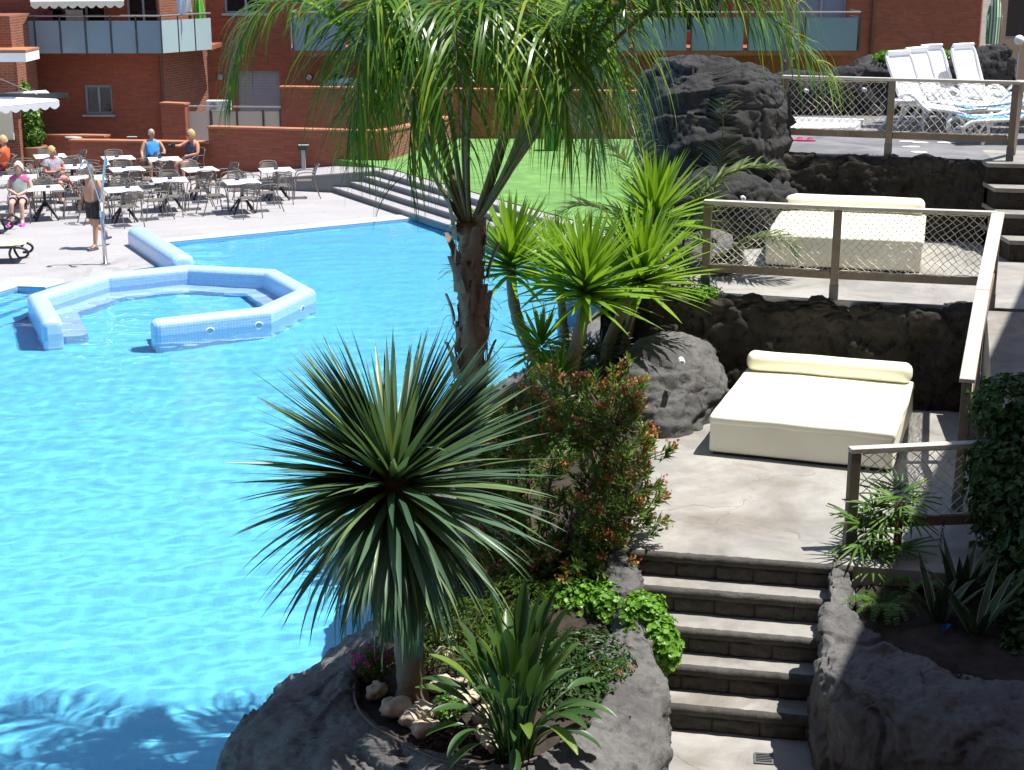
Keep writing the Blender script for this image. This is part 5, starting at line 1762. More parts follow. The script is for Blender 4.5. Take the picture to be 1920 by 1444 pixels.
# hopbush with red-brown capsules
rng = random.Random(17)
hb = V((.30, 12.35, .92))
hbush = thing('hopbush', 'tall airy shrub with red-brown seed clusters between the dracaena and the stairs', 'shrub', hb)
wood, leaf, cap = MB(), MB(), MB()
cen_, rad_ = V((.46, 12.5, 1.82)), V((.92, .72, 1.08))
def twig_leaves(p, d, k=14):
    for i in range(k):
        a = i * GA + rng.uniform(-.4, .4)
        o = d.orthogonal().normalized(); o.rotate(Quaternion(d, a))
        dirn = (o * rng.uniform(.5, 1) + d * rng.uniform(.3, 1.1)).normalized()
        b = dirn.cross(d).normalized() if dirn.cross(d).length > .01 else o
        L = rng.uniform(.06, .115); w = L * .26
        q = p - d * rng.uniform(0, .10)
        up_ = b.cross(dirn)
        leaf.add([q, q + dirn * L * .55 + b * w / 2 + up_ * w * .2, q + dirn * L, q + dirn * L * .55 - b * w / 2 + up_ * w * .2], [(0, 2, 1), (0, 3, 2)])
def capsules(p):
    for i in range(rng.randint(12, 22)):
        c = p + V((rng.gauss(0, .026), rng.gauss(0, .026), rng.gauss(.01, .024)))
        nrm = V((rng.uniform(-1, 1), rng.uniform(-1, 1), rng.uniform(-1, 1))).normalized()
        t = nrm.orthogonal().normalized(); b = nrm.cross(t); s = rng.uniform(.012, .02)
        cap.add([c + t * s, c + b * s * .8 + nrm * s * .4, c - t * s, c - b * s * .8 + nrm * s * .4], [(0, 1, 2, 3)])
tips = []
for _ in range(150):
    a = rng.uniform(0, 6.28); q_ = rng.uniform(.2, 1)
    tips.append(V((.50 + .62 * q_ * math.cos(a), 12.15 + .5 * q_ * math.sin(a), rng.uniform(1.0, 1.4))))
for _ in range(760):
    while True:
        d = V((rng.uniform(-1, 1), rng.uniform(-1, 1), rng.uniform(-1, 1)))
        if d.length < 1 and d.length > .35: break
    g = noise.noise(d * 2.3 + V((4, 1, 7)))
    if g < -.10: continue
    k = 1 + .25 * noise.noise(d * 1.9)
    tips.append(cen_ + V((d.x * rad_.x, d.y * rad_.y, d.z * rad_.z)) * k)
mains = []
for k in range(7):
    a = k * GA
    e = cen_ + V((rad_.x * .5 * math.cos(a), rad_.y * .45 * math.sin(a), rad_.z * rng.uniform(-.2, .5)))
    mid = hb.lerp(e, .5) + V((rng.uniform(-.08, .08), rng.uniform(-.08, .08), -.02))
    ln_ = catmull([hb + V((rng.uniform(-.05, .05), rng.uniform(-.05, .05), -.1)), mid, e], 14)
    mains.append(ln_)
    wood.tube([p - hb for p in ln_], [.026 - .017 * i / 13 for i in range(14)], 7)
nodes = [p for l in mains for p in l[4:]]
for tp_ in tips:
    nd = min(nodes, key=lambda q: (q - tp_).length + .25 * max(0, q.z - tp_.z))
    mid = nd.lerp(tp_, .55) + V((rng.uniform(-.04, .04), rng.uniform(-.04, .04), -.03))
    ln_ = catmull([nd, mid, tp_], 5)
    wood.tube([p - hb for p in ln_], [.0075, .006, .005, .0035, .002], 4, False)
    d = (tp_ - mid).normalized()
    d = (d + V((0, 0, .5))).normalized()
    twig_leaves(tp_ - hb, d, rng.randint(13, 22))
    twig_leaves(tp_ - hb - d * .10 + V((rng.gauss(0, .03), rng.gauss(0, .03), 0)), d, 8)
    outer = ((tp_ - cen_).x / rad_.x) ** 2 + ((tp_ - cen_).y / rad_.y) ** 2 + ((tp_ - cen_).z / rad_.z) ** 2
    if rng.random() < (.55 if outer > .5 else .2): capsules(tp_ - hb + d * .02)
wood.build('branch', M['branch'], hbush, True)
tag(leaf.build('foliage', M['shrub'], hbush), kind='stuff')
tag(cap.build('seed_cluster', M['capsule'], hbush), kind='stuff')

bush('ivy', 'bright green ivy clump spilling over the planter beside the stairs', 'plant', [((1.02, 11.30, 1.02), (.22, .26, .24)), ((1.13, 11.12, .90), (.17, .22, .24)), ((.82, 11.55, 1.06), (.26, .25, .18))], 3600, .052, 'ivy', 3, lobes=True, aspect=.9)
bush('ivy', 'bright green ivy patch under the red-seeded shrub', 'plant', [((.52, 11.75, 1.02), (.34, .28, .18)), ((.62, 12.1, 1.15), (.22, .2, .2))], 1700, .05, 'ivy', 5, lobes=True, aspect=.9)
bush('small_shrub', 'bright leafy shrub beside the sunlit boulder', 'shrub', [((1.38, 16.3, 1.62), (.26, .26, .24)), ((1.1, 16.2, 1.52), (.2, .2, .16))], 1500, .06, 'ivy', 7, aspect=.55)
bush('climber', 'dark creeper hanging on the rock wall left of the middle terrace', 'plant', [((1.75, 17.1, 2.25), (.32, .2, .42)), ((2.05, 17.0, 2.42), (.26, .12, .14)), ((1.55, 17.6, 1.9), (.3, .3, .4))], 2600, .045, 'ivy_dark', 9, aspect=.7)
bush('creeper', 'small green creeper at the foot of the left fence post', 'plant', [((2.12, 16.86, 2.43), (.16, .1, .07))], 260, .05, 'ivy', 10, aspect=.7)
bush('small_shrub', 'low dark green bushy plant behind the dracaena trunk', 'shrub', [((-.35, 11.4, .95), (.35, .3, .22)), ((.05, 11.7, 1.0), (.3, .3, .24))], 2200, .075, 'shrub', 11, aspect=.22, up=.8)
bush('small_shrub', 'dark undergrowth beneath the palm trunk', 'shrub', [((-.2, 13.2, 1.05), (.4, .5, .25)), ((.1, 14.6, 1.2), (.5, .5, .3)), ((.6, 15.2, 1.4), (.5, .5, .3))], 3000, .08, 'shrub', 12, aspect=.3, up=.6)
bush('parapet_plant', 'yellow-green plant growing along the top of the rock parapet', 'plant', [((Q(1680, 105, 25.8).x, 25.8, Q(1680, 104, 25.8).z), (.35, .2, .07)), ((Q(1715, 103, 25.8).x, 25.8, Q(1715, 103, 25.8).z), (.3, .2, .10)), ((Q(1765, 104, 25.8).x, 25.8, Q(1765, 104, 25.8).z), (.3, .2, .08))], 900, .09, 'ivy', 13, aspect=.6)
# potted climber at far left
pc = P(66, 312, 0)
bush('potted_climber', 'tall leafy green climber in a brown pot at far left', 'plant', [((pc.x - .05, pc.y, .95), (.34, .3, .5)), ((pc.x - .1, pc.y, 1.45), (.36, .3, .5)), ((pc.x - .2, pc.y, 1.95), (.3, .3, .45))], 2400, .13, 'potted', 15, base=(pc.x, pc.y, 0), aspect=.7)
pot = [o for o in SC.objects if o.name.startswith('potted_climber')][0]
m = MB(); m.lathe((0, 0, 0), [(.24, 0), (.3, .04), (.36, .5), (.38, .52), (.38, .58), (.33, .58)], 18); m.build('pot', plain('brown_pot', (.24, .11, .06), .7, .15), pot, True)
# dark ivy mass at the right edge
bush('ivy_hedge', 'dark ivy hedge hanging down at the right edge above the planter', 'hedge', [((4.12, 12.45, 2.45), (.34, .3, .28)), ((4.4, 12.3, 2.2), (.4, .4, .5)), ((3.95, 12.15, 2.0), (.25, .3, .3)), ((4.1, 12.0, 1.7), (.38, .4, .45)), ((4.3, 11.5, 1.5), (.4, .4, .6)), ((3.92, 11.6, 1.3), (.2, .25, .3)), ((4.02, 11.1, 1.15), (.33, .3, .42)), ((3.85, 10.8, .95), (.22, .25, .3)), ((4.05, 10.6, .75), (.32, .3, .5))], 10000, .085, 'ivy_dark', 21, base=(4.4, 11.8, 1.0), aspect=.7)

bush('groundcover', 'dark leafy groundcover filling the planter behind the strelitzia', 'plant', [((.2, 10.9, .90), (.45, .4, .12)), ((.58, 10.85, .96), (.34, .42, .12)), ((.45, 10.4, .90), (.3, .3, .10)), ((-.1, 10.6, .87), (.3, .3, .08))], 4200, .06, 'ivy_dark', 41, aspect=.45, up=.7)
bush('groundcover', 'shaded leafy groundcover under the dracaena crown', 'plant', [((-.45, 11.2, .86), (.35, .4, .10)), ((.0, 11.5, .9), (.4, .4, .12)), ((-.6, 12.2, .9), (.35, .5, .12))], 2400, .06, 'shrub', 43, aspect=.3, up=.8)
# ---------------------------------------------------------------- strelitzia
sb = P(965, 1415, .80)
stl = thing('strelitzia', 'bird-of-paradise plant with paddle leaves at the front of the planter', 'plant', sb)
def strel_leaf(L, bl, bw, bend, tip, seed):
    mb = MB()
    rg = random.Random(seed)
    pts = []; x = z = 0
    n = 10
    for i in range(n + 1):
        s = i / n; a = R(90) - bend * s ** 1.5
        if i: x += math.cos(a) * L / n; z += math.sin(a) * L / n
        pts.append(V((x, 0, z)))
    mb.tube(pts, [.012 - .006 * i / n for i in range(n + 1)], 5)
    a0 = R(90) - bend
    rows = [[], [], []]
    q = pts[-1].copy()
    for i in range(11):
        s = i / 10; a = a0 - tip * s
        if i: q = q + V((math.cos(a), 0, math.sin(a))) * bl / 10
        w = bw * (math.sin(math.pi * min(1, (s * .93 + .05))) ** .75) * .5
        up = V((-math.sin(a), 0, math.cos(a)))
        rows[0].append(q + V((0, -w, 0)) + up * w * .55); rows[1].append(q); rows[2].append(q + V((0, w, 0)) + up * w * .55)
    mb.grid(rows)
    return mb.mesh('strelitzia_leaf', M['strel'], True)
sv = [strel_leaf(L, bl, bw, bend, tip, k) for k, (L, bl, bw, bend, tip) in enumerate([(.74, .40, .085, .12, .1), (.62, .42, .09, .25, .25), (.56, .36, .085, .5, .5), (.46, .36, .085, .85, .7), (.5, .32, .08, 1.2, .8), (.36, .30, .08, 1.5, .7), (.58, .42, .09, .38, .2)])]
rs_ = random.Random(9)
for i in range(72):
    f = i / 71
    az = i * GA
    k = 0 if f < .16 else 1 if f < .34 else 6 if f < .5 else 2 if f < .66 else 3 if f < .82 else 4 if f < .92 else 5
    o = bpy.data.objects.new('leaf', sv[k]); COL.objects.link(o); o.parent = stl
    rr_ = .12 * math.sqrt(f)
    o.matrix_local = Matrix.Translation((rr_ * math.cos(az), rr_ * math.sin(az), -.02)) @ Matrix.Rotation(az + rs_.uniform(-.4, .4), 4, 'Z') @ Matrix.Rotation(rs_.uniform(.0, .16), 4, 'Y') @ Matrix.Rotation(rs_.uniform(-.12, .12), 4, 'X') @ Matrix.Scale(rs_.uniform(.8, 1.12), 4)

# ---------------------------------------------------------------- small things in the planter
# flowers
def flowers(name, label, c, r, n, fmat, seed, nleaf=500, lmat='shrub', petal=.016):
    rng = random.Random(seed)
    t = bush(name, label, 'flowers', [((c[0], c[1], c[2]), r)], nleaf, .04, lmat, seed)
    base = t.location
    m = MB()
    for i in range(n):
        d = V((rng.uniform(-1, 1), rng.uniform(-1, .6), rng.uniform(.1, 1))).normalized()
        p = V(c) - base + V((d.x * r[0], d.y * r[1], d.z * r[2])) * 1.05
        for k in range(6):
            a = k * 1.047
            o = d.orthogonal().normalized(); o.rotate(Quaternion(d, a)); s2 = o.cross(d)
            q = p + V((rng.gauss(0, .004), rng.gauss(0, .004), 0))
            m.add([q, q + o * petal + s2 * petal * .45 + d * .004, q + o * petal * 1.5, q + o * petal - s2 * petal * .45 + d * .004], [(0, 1, 2, 3)])
    tag(m.build('blossom', M[fmat], t), kind='stuff')
q = P(697, 1262, .84)
flowers('pink_flower_plant', 'clump of pink flowers left of the dracaena trunk', (q.x, q.y, q.z + .08), (.17, .15, .13), 60, 'pink', 31, 700)
q = P(838, 1345, .82)
flowers('lilac_flower_plant', 'small bright green plant with lilac flowers among the stones', (q.x, q.y, q.z + .07), (.11, .1, .09), 12, 'lilac', 33, 420, 'ivy', .01)
q = P(1160, 1265, .95)
flowers('red_flower_plant', 'trailing plant with tiny red flowers on the rim near the stairs', (q.x - .08, q.y + .05, q.z + .02), (.2, .16, .05), 9, 'red_petal', 35, 320, 'fern', .011)
q = P(850, 1385, .80)
bush('groundcover', 'dark purple trailing groundcover at the front of the planter', 'plant', [((q.x, q.y, q.z), (.30, .2, .06)), ((q.x + .25, q.y - .05, q.z), (.25, .16, .05))], 1500, .045, 'purple', 37, aspect=.4)
q = P(830, 1240, .82)
bush('groundcover', 'dark low undergrowth between the stones behind the trunk', 'plant', [((q.x, q.y, q.z), (.25, .25, .07)), ((q.x + .3, q.y + .2, q.z), (.25, .25, .1))], 900, .045, 'purple', 39, aspect=.4)
# stones
sx = [(745, 1335, .13, 'pale stone at the near left foot of the dracaena trunk'), (772, 1352, .11, 'pale stone nearest the hose'), (795, 1342, .12, 'pale stone right of the two at the trunk foot'), (800, 1372, .11, 'pale stone in front of the purple groundcover'), (862, 1318, .10, 'round pale stone behind the lilac flowers'), (828, 1290, .10, 'pale stone just right of the trunk'), (842, 1205, .10, 'far pale stone under the dracaena leaves'), (880, 1310, .09, 'pale stone beside the strelitzia stalks'), (835, 1232, .08, 'small flat stone behind the trunk'), (905, 1345, .10, 'pale stone left of the strelitzia base'), (915, 1380, .10, 'speckled stone by the strelitzia base'), (920, 1400, .08, 'low stone at the foot of the strelitzia'), (868, 1282, .07, 'small stone among the undergrowth'), (705, 1298, .10, 'grey stone in the shade behind the pink flowers')]
for k, (x, y, r, lb) in enumerate(sx):
    q = P(x, y, .83)
    o = blob_rock('stone', (0, 0, 0), (r, r * .8, r * .62), M['stone'], .035, 50 + k, 3, rz=k * 1.3, scale=9, squash=.85)
    o.location = (q.x, q.y, q.z + r * .25)
    tag(o, lb, 'stone', 'pale stones in the planter')
# hose
hp_ = [P(700, 1250, .86), P(668, 1275, .85), P(668, 1320, .85), (P(700, 1360, .86)), P(760, 1395, .86), P(830, 1425, .86), P(930, 1440, .86), P(1010, 1420, .87), P(1060, 1385, .88)]
tag(MB().tube(catmull(hp_, 60), .012, 7).build('hose', M['hose'], None, True), 'brown irrigation hose along the inner rim of the planter', 'hose')

# ---------------------------------------------------------------- right planter: lady palm, fern, snake plants
lb_ = P(1675, 1070, 1.12)
lp_ = thing('lady_palm', 'small cane palm with stiff fans in front of the lower fence', 'palm tree', lb_)
f2 = fan_leaf('fan_leaf', 7, .30, .03, R(130), M['fern'])
for k, (x, y, hh) in enumerate([(0, 0, .60), (-.09, .06, .5), (.05, .08, .58), (-.2, -.04, .34), (-.02, -.08, .18), (-.13, .15, .44), (-.16, -.1, .1)]):
    tip = V((x * 1.3, y * 1.3, hh))
    MB().tube([(x, y, -.03), (x * 1.15, y * 1.15, hh * .5), tip], [.02, .018, .014], 7).build('cane', M['branch'], lp_, True)
    for j in range(5):
        az = j * GA + k; el = R(58 - 16 * j)
        st_ = V((math.cos(az) * math.cos(el), math.sin(az) * math.cos(el), math.sin(el))) * .09
        place(f2, lp_, tip + st_ - V((0, 0, .03 * j)), az, el * .8, 0, rr.uniform(.75, 1.05), 'fan_leaf')
def fern(label, loc, n, L, seed):
    t = thing('fern', label, 'plant', loc, 0, 'ferns in the right planter')
    rq = random.Random(seed)
    for i in range(n):
        az = i * GA; l = L * rq.uniform(.7, 1.1); d = V((math.cos(az), math.sin(az), 0))
        frond(t, V((0, 0, 0)), d * l * .25 + V((0, 0, l * .5)), d * l * .7 + V((0, 0, l * .55)), d * l + V((0, 0, l * .15)), 26, l * .16, M['fern'], .014, .3, 1, .3, .003, seed + i, .08)
fern('feathery green fern in the corner of the right planter', P(1655, 1150, 1.10), 18, .36, 200)
fern('darker fern against the ivy in the right planter', P(1720, 1110, 1.10), 12, .34, 240)
sm = []
for k, (L, w, dp) in enumerate(((.55, .075, .25), (.48, .07, .5), (.42, .07, .8), (.6, .07, .15))):
    me = blade_mesh('snake_leaf', L, w, dp, M['snake'], 9, .35, 1.5, .3, base_w=.7)
    me2 = blade_mesh('snake_edge', L * 1.003, w, dp, M['snake_edge'], 9, .35, 1.5, .3, base_w=.7)
    sm.append((me, L, w, dp))
def edge_strip(L, w, dp, nm='edge'):
    mb = MB(); 
    src = blade_mesh('tmp', L, w, dp, None, 9, .35, 1.5, .3, base_w=.7)
    co = [v.co.copy() for v in src.vertices]
    n = 10
    for r0 in (0, 2):
        row = [co[r0 * n + i] for i in range(n)]
        mid = [co[n + i] for i in range(n)]
        mb.grid([[p + V((0, 0, .002)) for p in row], [p.lerp(q_, .16) + V((0, 0, .002)) for p, q_ in zip(row, mid)]])
    bpy.data.meshes.remove(src)
    return mb.mesh(nm, M['snake_edge'], True)
em = [edge_strip(L, w, dp) for _, L, w, dp in sm]
def snake(label, loc, n, seed):
    t = thing('snake_plant', label, 'plant', loc, 0, 'snake plants in the right planter')
    rq = random.Random(seed)
    for i in range(n):
        az = i * GA; k = rq.randint(0, 3)
        a = (t, V((.05 * math.cos(az), .05 * math.sin(az), 0)), az, R(rq.uniform(50, 85)), rq.uniform(-.4, .4), rq.uniform(.75, 1.05))
        lf = place(sm[k][0], *a, name='leaf')
        eo = bpy.data.objects.new('edge', em[k]); COL.objects.link(eo); eo.parent = lf
snake('tall snake plant with pale leaf edges by the ivy hedge', P(1800, 1130, 1.10), 16, 3)
snake('snake plant with pale edges in the middle of the right planter', P(1760, 1165, 1.08), 10, 5)
snake('snake plant leaning over the front of the right planter', P(1830, 1190, 1.08), 9, 8)
# blue scrap in the planter
m = MB(); m.add([(0, 0, 0), (.05, .01, .02), (.06, -.02, .06), (.02, -.03, .07), (-.03, -.01, .04), (.01, -.05, .03)], [(0, 1, 2, 3), (0, 3, 4), (0, 5, 1), (3, 2, 5)])
o = m.build('plastic_scrap', plain('blue_plastic', (.02, .25, .62), .5, .1)); o.location = P(1768, 1182, 1.09)
tag(o, 'crumpled blue plastic scrap lying in the right planter', 'litter')
# drain grate in the path
q = P(1432, 1424, PATH)
gr = thing('drain_grate', 'dark square metal drain grate in the path below the stairs', 'drain', (q.x, q.y, PATH + .004), R(-8))
m = MB()
for s in (-1, 1):
    m.box((s * .066, 0, .004), (.012, .16, .008)); m.box((0, s * .074, .0042), (.12, .012, .0082))
m.build('frame', M['metal_shoe'], gr)
MB().box((0, 0, .0012), (.12, .14, .002)).build('pit', M['black_metal'], gr)
for k in range(6): MB().box((0, -.062 + .0248 * k, .004), (.12, .008, .007)).build('bar', M['metal_shoe'], gr)
# ================================================================== CAFE FURNITURE, LAMPS, SHOWER
TH_ = .72
def make_chair():
    t = thing('cafe_chair', 'tmp', 'chair')
    W, D, SH = .46, .44, .44
    # slatted seat (facing +x)
    m = MB()
    for k in range(8):
        y = -W / 2 + .03 + (W - .06) * (k + .5) / 8
        w = (W - .06) / 8 * .82
        m.box((.0, y, SH), (D - .03 * abs(k - 3.5), w, .014))
    m.build('seat', M['chair'], t)
    m = MB(); m.tube([(D / 2 - .02, -W / 2 + .02, SH - .015), (D / 2 - .02, W / 2 - .02, SH - .015)], .011, 6); m.tube([(-D / 2 + .02, -W / 2 + .02, SH - .015), (-D / 2 + .02, W / 2 - .02, SH - .015)], .011, 6)
    m.build('seat_frame', M['chair'], t)
    # curved back of horizontal slats
    m = MB()
    for k in range(6):
        z0 = .56 + .042 * k
        ww = W / 2 * (1 - .10 * max(0, k - 3))
        rows = [[], []]
        for i in range(9):
            a = -1 + 2 * i / 8
            x = -D / 2 - .05 - .012 * k + .06 * a * a
            rows[0].append(V((x, a * ww, z0))); rows[1].append(V((x - .008, a * ww, z0 + .03)))
        m.grid(rows)
    m.build('backrest', M['chair'], t, True)
    for s in (-1, 1):
        y = s * W / 2
        m = MB(); m.tube(catmull([V((-D / 2 - .16, y, 0)), V((-D / 2 - .02, y, SH)), V((-D / 2 - .04, y, .62)), V((-D / 2 - .10, y * .93, .80))], 12), .0125, 6); m.build('leg', M['chair'], t, True)
        m = MB(); m.tube([(D / 2 + .06, y, 0), (D / 2 - .0, y, SH)], .0125, 6); m.build('leg', M['chair'], t, True)
        m = MB(); m.tube(catmull([V((D / 2, y, SH)), V((D / 2 - .04, y * 1.06, .60)), V((D / 2 - .14, y * 1.08, .655)), V((-D / 2 + .05, y * 1.08, .665)), V((-D / 2 - .05, y, .64))], 14), .0115, 6); m.build('armrest', M['chair'], t, True)
    m = MB(); m.tube(catmull([V((-D / 2 - .10, -W / 2 * .93, .80)), V((-D / 2 - .15, -W / 2 * .5, .825)), V((-D / 2 - .16, 0, .83)), V((-D / 2 - .15, W / 2 * .5, .825)), V((-D / 2 - .10, W / 2 * .93, .80))], 12), .012, 6); m.build('back_rail', M['chair'], t, True)
    return t
chair0 = make_chair(); chair_used = [False]
def put_chair(label, x, y, rz):
    c = chair0 if not chair_used[0] else copy_tree(chair0)
    chair_used[0] = True
    c.location = (x, y, 0); c.rotation_euler = (0, 0, rz)
    c['label'] = label; c['group'] = 'grey slatted cafe chairs'
    return c
def make_table():
    t = thing('cafe_table', 'tmp', 'table')
    rounded_box('table_top', (.80, .80, .022), .006, 2, M['table_top'], t).location = (0, 0, TH_)
    m = MB(); m.box((0, 0, TH_ - .022), (.5, .5, .02)); m.build('frame', M['black_metal'], t)
    m = MB(); m.tube([(0, 0, .30), (0, 0, TH_ - .03)], .035, 8); m.build('column', M['black_metal'], t)
    for k in range(4):
        a = math.pi / 4 + k * math.pi / 2
        d = V((math.cos(a), math.sin(a), 0))
        MB().bar(d * .02 + V((0, 0, .40)), d * .36 + V((0, 0, .012)), .05, .03).build('leg', M['black_metal'], t)
    return t
table0 = make_table(); table_used = [False]
TABLES = [(230.5, 355.6, 'the table beside the shower', 'white square cafe table right beside the shower pole'),
          (318.5, 337.8, 'the table in front of the seated couple', 'white square cafe table standing in front of the seated couple'),
          (238, 317.5, 'the table behind the shower head', 'white square cafe table behind the shower head'),
          (375, 318, 'the table right of the seated couple', 'white square cafe table just right of the seated couple'),
          (308, 298.5, "the couple's table", 'white square cafe table the couple sit at'),
          (221.5, 296.5, 'the table by the wall behind the shower', 'white square cafe table against the wall behind the shower'),
          (82, 353, 'the table behind the pink-shod woman', 'white square cafe table behind the woman in pink shoes'),
          (36.5, 333, 'the table at the left edge', 'white square cafe table at the left edge'),
          (134, 313, 'the table behind the grey-topped woman', 'white square cafe table behind the woman in a grey top'),
          (164, 334, 'the table behind the walking man', 'white square cafe table behind the walking man'),
          (94, 293, 'the table beside the potted climber', 'white square cafe table beside the potted climber'),
          (453, 341, 'the table nearest the grey steps', 'white square cafe table standing alone nearest the grey steps'),
          (518.5, 319, 'the far right table by the bollard lamp', 'white square cafe table farthest right by the bollard lamp')]
skip = {(4, 1), (4, 2), (4, 0), (6, 3), (8, 3), (7, 2), (6, 2)}
rt_ = random.Random(5)
SIDE = ['right', 'far', 'left', 'near']
for ti, (px, py, nm, lb) in enumerate(TABLES):
    p = P(px, py, TH_)
    t = table0 if not table_used[0] else copy_tree(table0)
    table_used[0] = True
    rz = R(20 + rt_.uniform(-4, 4))
    t.location = (p.x, p.y, 0); t.rotation_euler = (0, 0, rz)
    t['label'] = lb; t['group'] = 'white cafe tables'
    a = thing('ashtray', 'small navy ashtray on ' + nm, 'ashtray', (p.x + rt_.uniform(-.15, .15), p.y + rt_.uniform(0, .2), TH_ + .0125), 0, 'ashtrays on the cafe tables')
    m = MB(); m.lathe((0, 0, 0), [(.045, 0), (.055, .01), (.055, .045), (.045, .045), (.042, .02)], 12); m.build('bowl', M['ashtray'], a, True)
    for k in range(4):
        if (ti, k) in skip: continue
        an = rz + k * math.pi / 2
        d = .60 + rt_.uniform(-.05, .10)
        put_chair('grey slatted armchair on the %s side of %s' % (SIDE[k], nm), p.x + math.cos(an) * d, p.y + math.sin(an) * d, an + math.pi + rt_.uniform(-.25, .25))

# bollard lamps along the wall
for k, (x, y, hh, lb) in enumerate([(460, 333, .78, 'grey bollard lamp against the raised brick wall, left one'), (570, 323, .62, 'grey bollard lamp against the raised brick wall near the court'), (156, 318, .72, 'grey bollard lamp behind the walking man'), (250, 312, .72, 'grey bollard lamp left of the seated couple')]):
    q = P(x, y, 0)
    if k == 1: q = P(x, y, .28)
    b = thing('bollard_lamp', lb, 'lamp', (q.x, q.y, 0 if k != 1 else .26), 0, 'bollard lamps along the brick wall')
    MB().box((0, 0, hh / 2), (.10, .08, hh)).build('post', M['lamp_grey'], b)
    MB().box((0, -.04, hh + .05), (.26, .16, .12)).build('head', M['lamp_dark'], b, bevel=.01)
    MB().box((0.02, -.03, hh + .118), (.27, .16, .015)).build('cap', M['lamp_grey'], b)
# mushroom lamp / heater post at far left
q = P(148, 310, 0)
b = thing('disc_lamp', 'tall lamp with a flat grey disc head behind the left tables', 'lamp', (q.x, q.y, 0))
hz = Q(142, 257, q.y).z
MB().tube([(0, 0, 0), (-.02, 0, hz - .02)], .028, 8).build('post', M['lamp_grey'], b)
m = MB(); m.lathe((-.02, 0, hz), [(.05, -.06), (.30, -.02), (.33, .0), (.30, .025), (.08, .05)], 20); m.build('disc', M['lamp_grey'], b, True)
m = MB(); m.lathe((0, 0, 0), [(.12, 0), (.12, .015), (.03, .03)], 14); m.build('base', M['lamp_grey'], b)

# poolside shower: pole with two arching heads
q = P(198, 496, 0)
shw = thing('pool_shower', 'steel poolside shower pole with two arched heads', 'shower', q)
zt = Q(189, 375, q.y).z
top = Q(189, 380, q.y) - q
MB().tube([(0, 0, 0), top], [.042, .036], 12).build('pole', M['steel'], shw, True)
for dx, dz, sgn in ((-.20, .78, -1), (.16, .86, 1)):
    pts = [top, top + V((dx * .6, -.02, dz * .62)), top + V((dx, -.04, dz)), top + V((dx + sgn * .05, -.12, dz + .05)), top + V((dx + sgn * .08, -.2, dz - .05))]
    a = MB().tube(catmull(pts, 24), .024, 10).build('arm', M['steel'], shw, True)
    m = MB(); m.lathe(tuple(pts[-1] - V((0, 0, .03))), [(.055, -.03), (.055, 0), (.02, .03)], 14); m.build('shower_head', M['steel'], a)
m = MB(); m.lathe((0, 0, 0), [(.10, 0), (.10, .012), (.05, .02)], 16); m.build('base_plate', M['steel'], shw)
m = MB(); m.lathe((0, 0, .95), [(.052, 0), (.052, .12)], 12); m.build('valve', M['steel'], shw)

# black lounger with printed towel at the left edge
q = P(-6, 492, 0)
bl = lounger('black framed sun lounger with a colourful towel at the left edge', (q.x, q.y, 0), R(8), 20, 'black_metal', group='black loungers by the pool', seat_mat='black_metal')
bl.location.x -= .55
tw = MB(); g = []
for j in range(9):
    g.append([V((.35 + .80 * i / 14, -.27 + .54 * j / 8, .385 - .025 * math.sin(math.pi * i / 14) + .006 * noise.noise(V((i * .7, j * .7, 0))))) for i in range(15)])
tw.grid(g)
def towel_mat():
    t = NT('printed_towel'); p = t.n("ShaderNodeTexCoord").outputs["Object"]
    c = t.ramp(t.noise(p, 7, 2, .5, .8), [(.36, (.75, .75, .70)), (.47, (.20, .50, .15)), (.52, (.75, .62, .08)), (.58, (.78, .78, .75)), (.66, (.10, .38, .55)), (.74, (.6, .1, .15))])
    t.bsdf(c, .9, None, .1); return t.m
two = tw.build('towel', towel_mat(), None, True); two.location = bl.location; two.rotation_euler = bl.rotation_euler
tag(two, 'white, green and yellow printed towel on the black lounger', 'towel')
q = P(-14, 436, 0)
lounger('black lounger just entering the picture beside the woman in pink shoes', (q.x - .7, q.y, 0), R(5), 20, 'black_metal', group='black loungers by the pool', seat_mat='black_metal')

# ================================================================== PEOPLE
DG = None
def skin_mesh(name, verts, edges, mat, sub=2, root=0):
    """verts: {key: (co, radius or (rx, ry))}; grows one continuous surface over the skeleton"""
    keys = list(verts)
    bm = bmesh.new()
    lay = bm.verts.layers.skin.verify()
    bv = {}
    for k in keys:
        co, r = verts[k]
        v = bm.verts.new(co)
        v[lay].radius = (r, r) if not isinstance(r, tuple) else r
        bv[k] = v
    bv[keys[root]][lay].use_root = True
    for a, b in edges: bm.edges.new((bv[a], bv[b]))
    me = bpy.data.meshes.new(name + '_rig'); bm.to_mesh(me); bm.free()
    o = bpy.data.objects.new('tmp_rig', me); COL.objects.link(o)
    sk = o.modifiers.new('skin', 'SKIN'); sk.branch_smoothing = .3; sk.use_smooth_shade = True
    ss = o.modifiers.new('sub', 'SUBSURF'); ss.levels = sub; ss.render_levels = sub
    dg = bpy.context.evaluated_depsgraph_get(); dg.update()
    res = bpy.data.meshes.new_from_object(o.evaluated_get(dg))
    bpy.data.objects.remove(o); bpy.data.meshes.remove(me)
    res.name = name
    res.materials.clear(); res.materials.append(mat)
    res.polygons.foreach_set("use_smooth", [True] * len(res.polygons))
    return res
